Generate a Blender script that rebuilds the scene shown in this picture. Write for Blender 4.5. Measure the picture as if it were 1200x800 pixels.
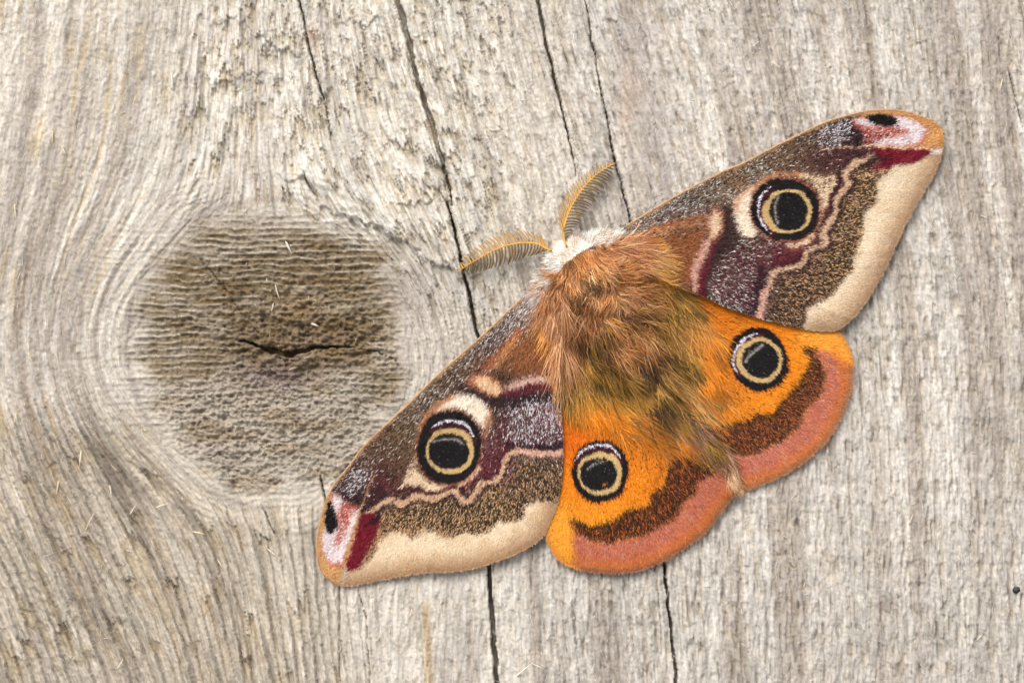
import bpy, math
import numpy as np

# ------------------------------------------------------------------ scale
S = 0.0875e-3            # metres per layout unit (the picture is 1200 x 800 units = 105 x 70 mm)
D = 0.42                 # camera height above the wood, metres
DU = D / S
Z0 = 0.024               # the wood's mean surface lies 24 mm above the board's underside

scene = bpy.context.scene
for o in list(bpy.data.objects):
    bpy.data.objects.remove(o)

# ------------------------------------------------------------------ camera, sky, sun, exposure
cam = bpy.data.cameras.new('camera')
cam.sensor_width = 36.0
cam.lens = 36.0 * D / (1200 * S)
cam.clip_start = 0.005
cam.clip_end = 50.0
cam_o = bpy.data.objects.new('camera', cam)
scene.collection.objects.link(cam_o)
cam_o.location = (0, 0, Z0 + D)
scene.camera = cam_o

SUN_EL, SUN_AZ = math.radians(47), math.radians(-24)     # azimuth from +Y (picture up), negative = left
w = bpy.data.worlds.new('World'); scene.world = w
w.use_nodes = True
nt = w.node_tree; nt.nodes.clear()
sky = nt.nodes.new('ShaderNodeTexSky'); sky.sky_type = 'NISHITA'; sky.sun_disc = False
sky.sun_elevation = SUN_EL; sky.sun_rotation = SUN_AZ
sky.air_density = 1.0; sky.dust_density = 4.0; sky.ozone_density = 1.0
hs = nt.nodes.new('ShaderNodeHueSaturation'); hs.inputs['Saturation'].default_value = 0.10
bg = nt.nodes.new('ShaderNodeBackground'); bg.inputs['Strength'].default_value = 0.118
wo = nt.nodes.new('ShaderNodeOutputWorld')
nt.links.new(sky.outputs[0], hs.inputs['Color']); nt.links.new(hs.outputs[0], bg.inputs[0]); nt.links.new(bg.outputs[0], wo.inputs[0])

sun = bpy.data.lights.new('sun', 'SUN'); sun.energy = 1.25; sun.angle = math.radians(34); sun.color = (1.0, 0.965, 0.92)
sun_o = bpy.data.objects.new('sun', sun); scene.collection.objects.link(sun_o)
sun_o.location = (-0.1, 0.25, 0.5)
sun_o.rotation_euler = (math.pi / 2 - SUN_EL, 0, math.pi - SUN_AZ)
import mathutils
sd = mathutils.Vector((math.sin(SUN_AZ) * math.cos(SUN_EL), math.cos(SUN_AZ) * math.cos(SUN_EL), math.sin(SUN_EL)))
sun_o.rotation_euler = sd.to_track_quat('Z', 'Y').to_euler()

scene.render.engine = 'CYCLES'
scene.view_settings.view_transform = 'Standard'
scene.view_settings.look = 'None'
scene.view_settings.exposure = 0.72
scene.view_settings.gamma = 1.0
scene.view_settings.use_curve_mapping = False

# ------------------------------------------------------------------ helpers
rng = np.random.default_rng(7)
F = np.float32

def lin(c):
    c = np.clip(np.asarray(c, dtype=np.float64) / 255.0, 0, 1)
    return np.where(c <= 0.04045, c / 12.92, ((c + 0.055) / 1.055) ** 2.4)

def world(x, y, z):
    k = 1.0 - np.asarray(z) / DU
    return np.stack([(np.asarray(x) - 600) * k * S, -(np.asarray(y) - 400) * k * S, np.asarray(z) * S + Z0 + 0 * np.asarray(x)], -1)

_T = np.random.default_rng(3).random((8, 256, 256)).astype(F)
def noise(x, y, k=0):
    """value noise 0..1 at lattice period 1"""
    x = np.asarray(x, dtype=np.float64) + 1000.37 + 17.3 * k; y = np.asarray(y, dtype=np.float64) + 2000.71 + 31.7 * k
    ix = np.floor(x).astype(np.int64); iy = np.floor(y).astype(np.int64)
    fx = (x - ix).astype(F); fy = (y - iy).astype(F)
    fx = fx * fx * (3 - 2 * fx); fy = fy * fy * (3 - 2 * fy)
    t = _T[k % 8]
    a, b = ix & 255, (ix + 1) & 255; c, d = iy & 255, (iy + 1) & 255
    return (t[a, c] * (1 - fx) + t[b, c] * fx) * (1 - fy) + (t[a, d] * (1 - fx) + t[b, d] * fx) * fy

def sn(x, y, k=0): return noise(x, y, k) * 2 - 1
def fbm(x, y, k=0, o=4, g=0.5):
    s = 0; a = 1.0; n = 0
    for i in range(o):
        s = s + a * sn(np.asarray(x) * 2 ** i, np.asarray(y) * 2 ** i, k + i); n += a; a *= g
    return s / n
def cell(ix, iy, k=0):
    return _T[k % 8][(np.asarray(ix).astype(np.int64) * 7 + 13 * k) & 255, (np.asarray(iy).astype(np.int64) * 11 + 5 * k) & 255]

def smooth(e0, e1, x):
    t = np.clip((x - e0) / (e1 - e0), 0, 1); return t * t * (3 - 2 * t)

def seg_dist(X, Y, pts, closed=False):
    """distance to a polyline, parameter along it (0..1)"""
    pts = np.asarray(pts, float)
    if closed: pts = np.vstack([pts, pts[:1]])
    L = np.hypot(*np.diff(pts, axis=0).T); cum = np.concatenate([[0], np.cumsum(L)])
    best = np.full(np.shape(X), 1e9); par = np.zeros(np.shape(X))
    for i in range(len(pts) - 1):
        ax, ay = pts[i]; dx, dy = pts[i + 1] - pts[i]; q = dx * dx + dy * dy + 1e-9
        t = np.clip(((X - ax) * dx + (Y - ay) * dy) / q, 0, 1)
        d = np.hypot(X - ax - t * dx, Y - ay - t * dy)
        m = d < best
        best = np.where(m, d, best); par = np.where(m, (cum[i] + t * L[i]) / cum[-1], par)
    return best, par

def inside(X, Y, poly):
    poly = np.asarray(poly, float); r = np.zeros(np.shape(X), bool)
    j = len(poly) - 1
    for i in range(len(poly)):
        xi, yi = poly[i]; xj, yj = poly[j]
        c = ((yi > Y) != (yj > Y)) & (X < (xj - xi) * (Y - yi) / (yj - yi + 1e-12) + xi)
        r ^= c; j = i
    return r

def sdist(X, Y, poly):
    d, _ = seg_dist(X, Y, poly, True)
    return np.where(inside(X, Y, poly), -d, d)

def catmull(pts, n=6, closed=True):
    pts = np.asarray(pts, float); out = []
    m = len(pts)
    for i in range(m if closed else m - 1):
        if closed: p0, p1, p2, p3 = pts[i - 1], pts[i], pts[(i + 1) % m], pts[(i + 2) % m]
        else: p0, p1, p2, p3 = pts[max(i - 1, 0)], pts[i], pts[i + 1], pts[min(i + 2, m - 1)]
        for t in np.arange(n) / n:
            out.append(0.5 * (2 * p1 + (p2 - p0) * t + (2 * p0 - 5 * p1 + 4 * p2 - p3) * t * t + (3 * p1 - p0 - 3 * p2 + p3) * t ** 3))
    if not closed: out.append(pts[-1])
    return np.array(out)

def mesh_obj(name, verts, faces_list, mat, parent=None, col=None, attrs=None, flat=False):
    """faces_list: list of int arrays (n,k). col: (N,3) linear point colour."""
    me = bpy.data.meshes.new(name)
    verts = np.asarray(verts, dtype=F)
    me.vertices.add(len(verts)); me.vertices.foreach_set('co', verts.ravel())
    loops = np.concatenate([np.asarray(f, np.int32).ravel() for f in faces_list])
    sizes = np.concatenate([np.full(len(f), np.asarray(f).shape[1], np.int32) for f in faces_list])
    starts = np.concatenate([[0], np.cumsum(sizes)[:-1]]).astype(np.int32)
    me.loops.add(len(loops)); me.loops.foreach_set('vertex_index', loops)
    me.polygons.add(len(sizes)); me.polygons.foreach_set('loop_start', starts)
    me.polygons.foreach_set('use_smooth', np.full(len(sizes), not flat))
    me.update(calc_edges=True)
    if col is not None:
        a = me.attributes.new('tint', 'FLOAT_COLOR', 'POINT')
        c = np.ones((len(verts), 4), F); c[:, :3] = col
        a.data.foreach_set('color', c.ravel())
    for k, v in (attrs or {}).items():
        a = me.attributes.new(k, 'FLOAT_VECTOR', 'POINT'); a.data.foreach_set('vector', np.asarray(v, F).ravel())
    me.materials.append(mat)
    o = bpy.data.objects.new(name, me); scene.collection.objects.link(o)
    if parent is not None: o.parent = parent
    return o

def node_mat(name):
    m = bpy.data.materials.new(name); m.use_nodes = True
    n = m.node_tree.nodes; b = n['Principled BSDF']
    return m, n, m.node_tree.links, b

# ------------------------------------------------------------------ materials
def wood_material():
    m, n, l, b = node_mat('weathered_wood')
    at = n.new('ShaderNodeAttribute'); at.attribute_name = 'tint'
    gr = n.new('ShaderNodeAttribute'); gr.attribute_name = 'grain'
    mp = n.new('ShaderNodeMapping'); mp.inputs['Scale'].default_value = (0.55, 0.07, 1); l.new(gr.outputs['Vector'], mp.inputs['Vector'])
    n1 = n.new('ShaderNodeTexNoise'); n1.inputs['Scale'].default_value = 1.0; n1.inputs['Detail'].default_value = 4; n1.inputs['Roughness'].default_value = 0.6
    l.new(mp.outputs[0], n1.inputs['Vector'])
    mp2 = n.new('ShaderNodeMapping'); mp2.inputs['Scale'].default_value = (0.9, 0.5, 1); l.new(gr.outputs['Vector'], mp2.inputs['Vector'])
    n2 = n.new('ShaderNodeTexNoise'); n2.inputs['Scale'].default_value = 1.0; n2.inputs['Detail'].default_value = 3
    l.new(mp2.outputs[0], n2.inputs['Vector'])
    r = n.new('ShaderNodeValToRGB'); r.color_ramp.elements[0].position = 0.28; r.color_ramp.elements[1].position = 0.72
    r.color_ramp.elements[0].color = (0.88, 0.86, 0.82, 1); r.color_ramp.elements[1].color = (1.07, 1.07, 1.08, 1)
    l.new(n1.outputs['Fac'], r.inputs[0])
    mx = n.new('ShaderNodeMix'); mx.data_type = 'RGBA'; mx.blend_type = 'MULTIPLY'; mx.inputs[0].default_value = 1.0
    l.new(at.outputs['Color'], mx.inputs[6]); l.new(r.outputs[0], mx.inputs[7]); l.new(mx.outputs[2], b.inputs['Base Color'])
    ad = n.new('ShaderNodeMath'); ad.operation = 'ADD'; l.new(n1.outputs['Fac'], ad.inputs[0]); l.new(n2.outputs['Fac'], ad.inputs[1])
    bp = n.new('ShaderNodeBump'); bp.inputs['Strength'].default_value = 0.5; bp.inputs['Distance'].default_value = 0.00012
    l.new(ad.outputs[0], bp.inputs['Height']); l.new(bp.outputs[0], b.inputs['Normal'])
    b.inputs['Roughness'].default_value = 0.85; b.inputs['Specular IOR Level'].default_value = 0.25
    return m

def tint_material(name, rough, spec, sheen=0.0, sub=0.0, var=0.25, scale=9000.0):
    m, n, l, b = node_mat(name)
    at = n.new('ShaderNodeAttribute'); at.attribute_name = 'tint'
    tc = n.new('ShaderNodeTexCoord'); ns = n.new('ShaderNodeTexNoise'); ns.inputs['Scale'].default_value = scale; ns.inputs['Detail'].default_value = 2
    l.new(tc.outputs['Object'], ns.inputs['Vector'])
    mr = n.new('ShaderNodeMapRange'); mr.inputs[1].default_value = 0.25; mr.inputs[2].default_value = 0.75; mr.inputs[3].default_value = 1 - var; mr.inputs[4].default_value = 1 + var
    l.new(ns.outputs['Fac'], mr.inputs[0])
    mx = n.new('ShaderNodeMix'); mx.data_type = 'RGBA'; mx.blend_type = 'MULTIPLY'; mx.inputs[0].default_value = 1.0
    l.new(at.outputs['Color'], mx.inputs[6]); l.new(mr.outputs[0], mx.inputs[7]); l.new(mx.outputs[2], b.inputs['Base Color'])
    b.inputs['Roughness'].default_value = rough; b.inputs['Specular IOR Level'].default_value = spec
    b.inputs['Sheen Weight'].default_value = sheen
    return m

M_wood = wood_material()
M_scale = tint_material('wing_scales', 0.6, 0.14)
M_hair = tint_material('moth_fur', 0.45, 0.30)
M_ant = tint_material('antenna_horn', 0.45, 0.4)
M_fibre = tint_material('wood_fibre', 0.8, 0.2)

def plain(name, c, rough=0.8):
    m, n, l, b = node_mat(name)
    ns = n.new('ShaderNodeTexNoise'); ns.inputs['Scale'].default_value = 4000; ns.inputs['Detail'].default_value = 3
    r = n.new('ShaderNodeValToRGB'); c = lin(c)
    r.color_ramp.elements[0].color = (*(c * 0.6), 1); r.color_ramp.elements[1].color = (*np.minimum(c * 1.3, 0.9), 1)
    l.new(ns.outputs['Fac'], r.inputs[0]); l.new(r.outputs[0], b.inputs['Base Color']); b.inputs['Roughness'].default_value = rough
    return m
M_speck = plain('dark_speck', (40, 36, 34), 0.6)

# ================================================================== THE BOARD
def axis(lo, hi, step, reach, ratio=1.22):
    core = np.arange(lo, hi + step, step); out = []; s = step; x = hi + step
    while x < hi + reach: s *= ratio; x += s; out.append(x)
    o = np.array(out)
    return np.concatenate([(lo - (o - core[-1]))[::-1], core, o])

gx = axis(-30, 1230, 1.3, 700, 1.07); gy = axis(-25, 825, 1.3, 600, 1.07)
X, Y = np.meshgrid(gx, gy); NX, NY = len(gx), len(gy)
CX, CY = 318.0, 412.0
KR = 168.0
th = math.radians(7.5)
# grain lines stream down the board and part round the knot
def soft_interp(y, xp, fp):
    return sum(np.interp(y + o, xp, fp) for o in (-50, -25, 0, 25, 50)) / 5
def grain(X, Y):
    wx = X + 9 * fbm(X / 260, Y / 420, 1, 2)
    shr = soft_interp(Y, [-700, 0, 240, 398, 640, 830, 1500], [-260, -94, -31, 0, 12, 25, 90])
    shl = soft_interp(Y, [-700, 0, 300, 420, 500, 600, 800, 1500], [60, 22, -6, -6, 6, 34, 112, 330])
    m = smooth(150, 470, X)
    dx = wx - CX - (shl * (1 - m) + shr * m * (1 - 0.4 * smooth(700, 1150, X))); dy = Y - CY
    r2 = dx * dx + dy * dy + 60.0
    R2 = (KR * 1.02) ** 2
    k = (R2 / np.maximum(r2, R2 * 0.92)) ** 1.7
    kk_ = k * (0.30 + 0.5 * (dx * dx) / r2)
    return dx * (1 - kk_), dy * (1 + k * 0.3)
PSI, PHI = grain(X, Y)
dxk, dyk = X - CX, Y - CY
ang = np.arctan2(dyk, dxk)
RHO = np.hypot(dxk / 160.0, dyk / 168.0) + 0.035 * sn(ang * 2.2, 0 * ang, 4) + 0.02 * sn(ang * 6, 0 * ang, 5)
RHN = RHO + 0.10 * fbm(X / 34, Y / 24, 6, 3)
KN = 1 - smooth(0.78, 1.12, RHN)                  # 1 inside the knot
KIN = 1 - smooth(0.86, 1.02, RHN)
OUT = 1 - KN

def cut(pts, w0, depth, jit=1.0, taper=True, k=0):
    pts = np.asarray(pts, float)
    lo = pts.min(0) - 25; hi = pts.max(0) + 25
    i0, i1 = np.searchsorted(gx, [lo[0], hi[0]]); j0, j1 = np.searchsorted(gy, [lo[1], hi[1]])
    sl = (slice(j0, j1), slice(i0, i1)); xs, ys = X[sl], Y[sl]
    jx = xs + jit * (2.2 * sn(xs / 17, ys / 15, k) + 1.1 * sn(xs / 5, ys / 4.5, k + 1)); jy = ys + jit * 1.0 * sn(xs / 6, ys / 6, k + 2)
    d, t = seg_dist(jx, jy, pts)
    ww = np.interp(t, np.linspace(0, 1, len(w0)), w0) * (1 + 0.25 * sn(xs / 9, ys / 9, k + 3))
    p = np.clip((ww / 2 - d) / 0.7 + 0.5, 0, 1)
    H[sl] -= depth * p * np.clip(ww / 2.2, 0.15, 1.0)
    lip = np.exp(-(np.maximum(d - ww / 2, 0) / 3.0) ** 2)
    H[sl] -= 0.8 * lip * np.clip(ww / 3, 0.2, 1)

# --- region masks
FLAKE = smooth(175, 250, X + 30 * fbm(X / 80, Y / 80, 2, 2)) * (1 - smooth(560, 640, X)) * (1 - smooth(230, 330, Y - 0.42 * (X - 300) + 25 * fbm(X / 60, Y / 50, 3, 2))) * OUT
SMOOTHP = smooth(0, 40, X - (695 + 0.155 * Y)) * (1 - smooth(40, 75, X - (700 + 0.155 * Y))) * (1 - smooth(300, 360, Y))   # the planed strip beside the right-hand cracks
SMOOTHP = np.maximum(SMOOTHP, np.exp(-((X - 470) / 60) ** 2 - ((Y - 345) / 45) ** 2))
LOWL = smooth(430, 560, Y) * (1 - smooth(330, 470, X)) * OUT
LEFT = 1 - smooth(120, 230, X + 0.12 * (Y - 300) * (Y < 300))
RIGHT = smooth(560, 700, X)

# --- heights, in units
H = np.zeros_like(X)
FAR = 0.12 + 0.88 * smooth(1.05, 1.9, RHO + 0.7 * smooth(300, 420, X))
FAR = FAR * (1 - 0.5 * LEFT * (1 - LOWL))
H += 2.0 * fbm(PSI / 55, PHI / 420, 0, 3) + 1.2 * fbm(PSI / 16, PHI / 180, 3, 2)
# fibres: short lens-shaped grooves along the grain
def wob(k, a=1.0): return a * sn(X / 11, Y / 13, k) + 0.5 * a * sn(X / 4.5, Y / 6, k + 1)
g1 = noise((PSI + wob(1, .8)) / 3.4, PHI / 24, 1); g2 = noise((PSI + wob(2, .6)) / 2.3, PHI / 12, 2); g3 = noise((PSI + wob(3, 1.2)) / 6.0, PHI / 50, 6)
H -= 3.4 * smooth(0.64, 0.95, g1) * (0.6 + 0.35 * RIGHT) * OUT * FAR * (1 - 0.5 * LOWL)
H -= 2.0 * smooth(0.60, 0.95, g2) * OUT * (0.7 + 0.5 * RIGHT) * FAR * (1 - 0.5 * LOWL)
H -= 3.4 * smooth(0.72, 0.95, g3) * (0.3 + RIGHT * 0.45) * OUT * FAR
FINE = (0.55 + 0.45 * RIGHT) * (0.8 * sn(PSI / 1.5, PHI / 6, 5) * OUT + 0.6 * sn(PSI / 2.6, PHI / 11, 1) * OUT) + 0.62 * sn(X / 1.7, Y / 2.0, 4) + 0.7 * LEFT * sn(X / 3.4, Y / 4.4, 2)
H += FINE
H += 0.7 * fbm(PSI / 9, PHI / 16, 6, 3)
g4 = noise((PSI + wob(6, .5)) / 2.6, PHI / 75, 4)
H -= 4.5 * smooth(0.80, 0.97, g4) * OUT * FAR * (0.35 + 0.65 * RIGHT) * smooth(.3, .6, noise(X / 60, Y / 90, 5))
# plates: broken fibre ends, each strip rising to a ragged lower end
EXPO = []
def shingles(wd, ln, k, seed=0.0, rag=0.22):
    u = PSI / wd + 0.5 * sn(PSI / 50, PHI / 60, k) + 0.10 * sn(X / 9, Y / 14, k + 1) + seed
    iu = np.floor(u); fu = u - iu
    ph = cell(iu, 0 * iu, k) * 9.7; sc = 0.55 + 0.9 * cell(iu, 0 * iu + 3, k + 1)
    v = PHI / (ln * sc) + ph + rag * sn(PSI / 1.9, PHI / 40, k + 2) + 0.6 * rag * sn(PSI / 5.0, PHI / 30, k + 5)
    iv = np.floor(v); fv = v - iv
    amp = 0.1 + 1.25 * cell(iu, iv, k + 3) ** 1.8
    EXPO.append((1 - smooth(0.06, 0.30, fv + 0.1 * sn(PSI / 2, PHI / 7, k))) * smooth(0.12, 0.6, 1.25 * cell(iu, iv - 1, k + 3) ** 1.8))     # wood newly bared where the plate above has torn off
    return amp * fv ** 1.15 * (1 - 0.6 * (2 * np.abs(fu - 0.5)) ** 4) + 0.25 * cell(iu, iv, k + 4)
s1 = shingles(8, 46, 0); s2 = shingles(4.4, 24, 2, 3.3); s3 = shingles(17, 100, 4, 8.1, .1); s4 = shingles(5.5, 40, 6, 5.2, .3); s5 = shingles(6.5, 75, 1, 2.7, .2)
H += FLAKE * (4.4 * (s1 - 0.4) + 0.9 * (s2 - 0.4) + 5.0 * (s3 - 0.4) + 4.4 * (s5 - .4) - 2.6 * smooth(.66, .95, g3) - 2.0 * smooth(.62, .9, g1))
H += LOWL * (4.4 * (s3 - 0.4) + 1.3 * (s1 - 0.4) + 0.9 * (s4 - .4)) * smooth(1.0, 1.3, RHO)
H += OUT * FAR * (1 - FLAKE) * (1 - LOWL) * (1.2 * (s1 - .4) + 1.5 * (s4 - 0.4) + 0.7 * (s2 - .4)) * (1 - 0.6 * SMOOTHP)
# lower left: long layered ridges, steep on one side
rid = (PSI + wob(4, 1.5)) / 14 + 0.5 * fbm(PSI / 60, PHI / 160, 5, 2)
fr = rid - np.floor(rid)
H += LOWL * smooth(1.02, 1.25, RHO) * 13 * (fr ** 1.3) * (0.05 + 1.3 * noise(np.floor(rid) * 3.1, PHI / 70, 3))
rid2 = PSI / 26 + 0.4 * fbm(PSI / 60, PHI / 260, 6, 2); fr2 = np.abs(rid2 - np.floor(rid2) - 0.5) * 2
H += LEFT * (1 - LOWL) * OUT * (1.6 * fr2 + 0.9 * sn(PSI / 4.2, PHI / 60, 2))
# the torn layer that ends above and right of the knot
ledge = catmull([(262, 222), (300, 206), (338, 212), (364, 213), (372, 236), (388, 249), (410, 253), (430, 262), (452, 266), (466, 282), (482, 283), (498, 300), (522, 312), (546, 336), (556, 352)], 4, False)
jx = X + 6 * sn(X / 19, Y / 21, 2) + 3 * sn(X / 6.5, Y / 9, 3); jy = Y + 6 * sn(X / 17, Y / 26, 5) + 3 * sn(X / 5, Y / 9, 6) + 1.5 * sn(X / 2, Y / 5, 1)
poly = np.vstack([ledge, [(560, 330), (540, 250), (470, 190), (380, 110), (270, 130)]])
up = 1 - smooth(-2.0, 2.0, sdist(jx, jy, poly))
dl, tl = seg_dist(X, Y, ledge)
H += 8.5 * up * np.exp(-(dl / 42) ** 2) * smooth(0.1, 0.35, tl) * (1 - smooth(0.9, 1.0, tl)) * (0.55 + 0.9 * noise(X / 22, Y / 22, 4))
# smaller torn steps (each a short ragged edge whose upper layer stands proud)
jt = Y + 5 * sn(X / 5, Y / 30, 5) + 3.5 * sn(X / 2.2, Y / 20, 6) + 4 * sn(X / 13, Y / 30, 2)
def tear(pts, hgt, fall):
    p = np.asarray(pts, float)
    dy_ = np.interp(X, p[:, 0], p[:, 1]) - jt
    t = np.clip((X - p[0, 0]) / (p[-1, 0] - p[0, 0]), 0, 1)
    return hgt * (dy_ > 0) * np.exp(-(np.abs(dy_) / fall) ** 1.5) * np.clip(5 * np.minimum(t, 1 - t), 0, 1) * (0.4 + 1.1 * noise(X / 9, Y / 40, 3))
for a in (([(236, 28), (262, 26), (285, 30), (304, 40)], 3, 18), ([(290, 38), (312, 46), (335, 60), (360, 66)], 4.5, 18), ([(390, 28), (430, 30), (452, 24)], 3.5, 13), ([(458, 232), (488, 238), (508, 232), (526, 240)], 4.5, 18),
          ([(700, 22), (722, 30), (730, 54), (746, 60)], 4, 26), ([(240, 96), (268, 97), (290, 88), (330, 84)], 3.5, 22)):
    H += tear(*a)
H *= (1 - 0.35 * SMOOTHP)
# knot: saw-scored end grain, broken heart
KW = 1 - smooth(0.80, 1.10, RHO + 0.16 * fbm(X / 34, Y / 22, 5, 3))
kv = Y + 6 * fbm(X / 90, Y / 60, 1, 2) + 1.6 * sn(X / 14, Y / 10, 3) + 0.00022 * (X - 330) ** 2 * np.sign(Y - 380) * -1
per = 7.6
heart = np.exp(-((X - 335) / 90) ** 2 - ((Y - 402) / 58) ** 2)
heart2 = np.exp(-((X - 390) / 75) ** 2 - ((Y - 390) / 60) ** 2)
hb = np.clip(np.maximum(heart, 0.9 * heart2), 0, 1)
saw = np.sin(2 * math.pi * kv / per + 0.9 * sn(X / 25, Y / 20, 2))
saw = np.where(saw > 0, np.abs(saw) ** 2.0 * 1.7, -np.abs(saw) ** 0.6 * 0.6)
sawm = smooth(40, 150, X) * (1 - smooth(430, 500, X)) * smooth(235, 275, Y) * (1 - smooth(430, 500, Y + 40 * sn(X / 50, Y / 50, 1)) * 0.62) * (1 - 0.8 * smooth(560, 640, Y))
brk = smooth(0.36, 0.60, noise(X / 15, Y / 7, 6)) * (0.6 + 0.8 * noise(X / 4, Y / 5, 2))
sawm = sawm * (0.25 + 0.8 * (1 - smooth(0.92, 1.12, RHO))) * (0.3 + 0.7 * brk)
H += sawm * 1.45 * saw * (1 - 0.85 * hb)
pit = smooth(0.52, 0.80, noise(X / 7, Y / 4.5, 6)) * smooth(.35, .65, noise(X / 34, Y / 26, 1)) * (1 - smooth(.7, 1.0, RHN))
H -= 4.5 * pit
GR = fbm(X / 5.5, Y / 3.8, 3, 3, .6); H += KW * (1.1 * sn(X / 1.9, Y / 1.9, 3) + (1.2 + 2.4 * smooth(420, 480, Y) + 1.6 * hb) * (0.5 - np.abs(GR) * 2.2))
H += KW * (1.9 * fbm(X / 9, Y / 6, 2, 4, .6) + 0.9 * sn(X / 2.8, Y / 2.0, 1) - 1.8)
H -= KW * 3.0 * smooth(0.60, 0.85, noise(X / 6, Y / 3.6, 3)) * (0.3 + 0.7 * noise(X / 40, Y / 30, 2))
H += KW * hb * (8.5 * fbm(X / 20, Y / 13, 4, 4, 0.7) + 3.5 * (1 - 2 * np.abs(fbm(X / 9, Y / 6, 1, 3)) * 2)) - KW * 5.0 * heart
H -= KW * 4.5 * smooth(0.56, 0.75, noise(X / 11, Y / 8, 5)) * hb
low = smooth(440, 500, Y)
H += KW * low * (2.6 * fbm(X / 9, Y / 5, 7, 3) - 2.2 * smooth(.6, .8, noise(X / 7, Y / 5, 4)))
rr = RHO * 20 + 1.5 * fbm(X / 40, Y / 40, 3, 3)
H += 0.55 * np.sin(2 * math.pi * rr) * smooth(0.90, 1.02, RHO) * (1 - smooth(1.2, 1.45, RHO)) * smooth(.35, .65, noise(X / 50, Y / 50, 1))
H -= 2.6 * np.exp(-((RHO - 0.99) / 0.035) ** 2) * smooth(-0.2, 0.9, np.sin(ang + 0.9)) * smooth(.3, .8, noise(X / 30, Y / 30, 6))
# drying cracks
cut([(466, -30), (466, 0), (479, 49), (490, 97), (507, 150), (522, 202), (530, 240)], [6.5, 6.2, 5.6, 5.2, 4.6, 1.8], 30, 0.8, k=0)
cut([(523, 236), (533, 270), (539, 298), (548, 340), (553, 366), (561, 398), (568, 500), (572, 640), (576, 725), (579, 758), (585, 830)], [1.0, 3, 3.6, 3.4, 4, 4, 4, 4, 5, 5.5, 6], 45, 0.6, k=1)
cut([(630, -30), (631, 0), (640, 52), (649, 86), (659, 131), (668, 169), (676, 208)], [3.4, 3.4, 2.8, 2.4, 2.0, 1.4, 0.6], 30, 0.6, k=2)
cut([(684, -30), (686, 0), (694, 49), (707, 120), (717, 169), (726, 210), (739, 258), (752, 330)], [1.5, 1.4, 1.6, 1.8, 2.4, 2.2, 0.7], 20, 0.5, k=3)
cut([(766, 600), (778, 662), (783, 708), (789, 754), (795, 830)], [2.5, 2.8, 2.8, 3.0, 3.2], 36, 0.5, k=4)
cut([(350, -30), (351, 0), (358, 37), (369, 79), (382, 128), (388, 164)], [2.4, 2.1, 2.5, 2.2, 1.7, 0.7], 24, 0.6, k=5)
cut([(745, 0), (756, 49), (762, 94), (771, 169), (779, 216)], [0.5, 0.9, 0.7, 0.9, 0.4], 7, 1.3, k=6)
cut([(398, 684), (397, 740), (399, 800)], [1.4, 1.2, 1.0], 14, 0.5, k=7)
cut([(420, 690), (428, 722), (435, 810)], [0.8, 1.5, 1.3], 14, 0.6, k=0)
cut([(376, 558), (381, 584), (384, 594)], [1.4, 2.2, 1.6], 22, 0.4, k=2)
cut([(306, 590), (322, 625)], [1.0, 1.4], 12, 0.4, k=2)
cut([(676, 690), (674, 740), (678, 800)], [1.2, 1.4, 1.2], 9, 0.8, k=5)
cut([(357, 200), (362, 216), (372, 232)], [0.8, 2.8, 0.8], 14, 0.8, k=5)
cut([(1180, 80), (1188, 108), (1200, 150)], [1.2, 3, 1.2], 9, 1.0, k=3)
# knot cracks
cut([(268, 395), (272, 396), (292, 402), (326, 413), (342, 415), (370, 407), (402, 406), (441, 411), (463, 421), (475, 440)], [0.4, 2.0, 5.2, 6.8, 4.4, 2.2, 1.2, 0.9, 0.9, 0.4], 20, 1.2, k=1)
cut([(234, 301), (249, 318), (265, 340), (282, 364), (300, 382)], [0.6, 1.3, 0.9, 1.2, 0.4], 9, 1.3, k=3)
cut([(320, 328), (323, 372), (328, 406)], [0.4, 1.1, 1.0], 9, 1.0, k=4)
cut([(334, 422), (342, 466), (342, 504), (356, 560)], [1.0, 0.9, 0.8, 0.5], 8, 1.0, k=5)
cut([(272, 222), (226, 257), (183, 301), (159, 339), (150, 389), (152, 438), (167, 490)], [0.9, 1.5, 1.6, 1.8, 1.5, 1.2, 0.8], 2.5, 0.8, k=6)
H = np.maximum(H, -90)
UW = inside(X, Y, [(362, 560), (620, 338), (700, 280), (1050, 122), (1115, 150), (985, 400), (1006, 440), (960, 545), (870, 590), (700, 685), (380, 700)])
H = np.where(UW & (H > 2.5), 2.5 + 0.15 * (H - 2.5), H)      # worn flat where the moth sits

# --- colours of the wood (weathering, stains, resin) plus a painted light falloff, sRGB
def mix(A, c, m): return A + (np.asarray(c, float) - A) * np.asarray(m)[..., None]
C = np.zeros(X.shape + (3,)) + np.array([206, 197, 183.])
C = mix(C, (214, 207, 194), FLAKE * 0.8)
C = mix(C, (198, 190, 180), RIGHT * 0.6)
streak = smooth(0.50, 0.80, noise(PSI / 24, PHI / 700, 2)); streak2 = smooth(0.45, 0.85, noise(PSI / 9, PHI / 260, 3))
C = mix(C, (164, 152, 140), streak * (0.62 + 0.12 * RIGHT) * OUT * (0.55 + 0.45 * (1 - FLAKE)))
C = mix(C, (186, 164, 126), smooth(0.55, 0.9, noise((PSI + wob(5, 1.5)) / 6, PHI / 55, 4)) * smooth(.4, .7, noise(X / 60, Y / 80, 6)) * OUT * (0.18 + 0.40 * LEFT + 0.25 * LOWL))
C = mix(C, (222, 217, 208), streak2 * 0.35 * OUT)
C = mix(C, (178, 162, 140), LOWL * 0.40)
C = mix(C, (168, 157, 148), SMOOTHP * 0.65)
C = mix(C, (190, 150, 122), 0.35 * np.exp(-((X - 735) / 10) ** 2 - ((Y - 120) / 45) ** 2))
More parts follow.
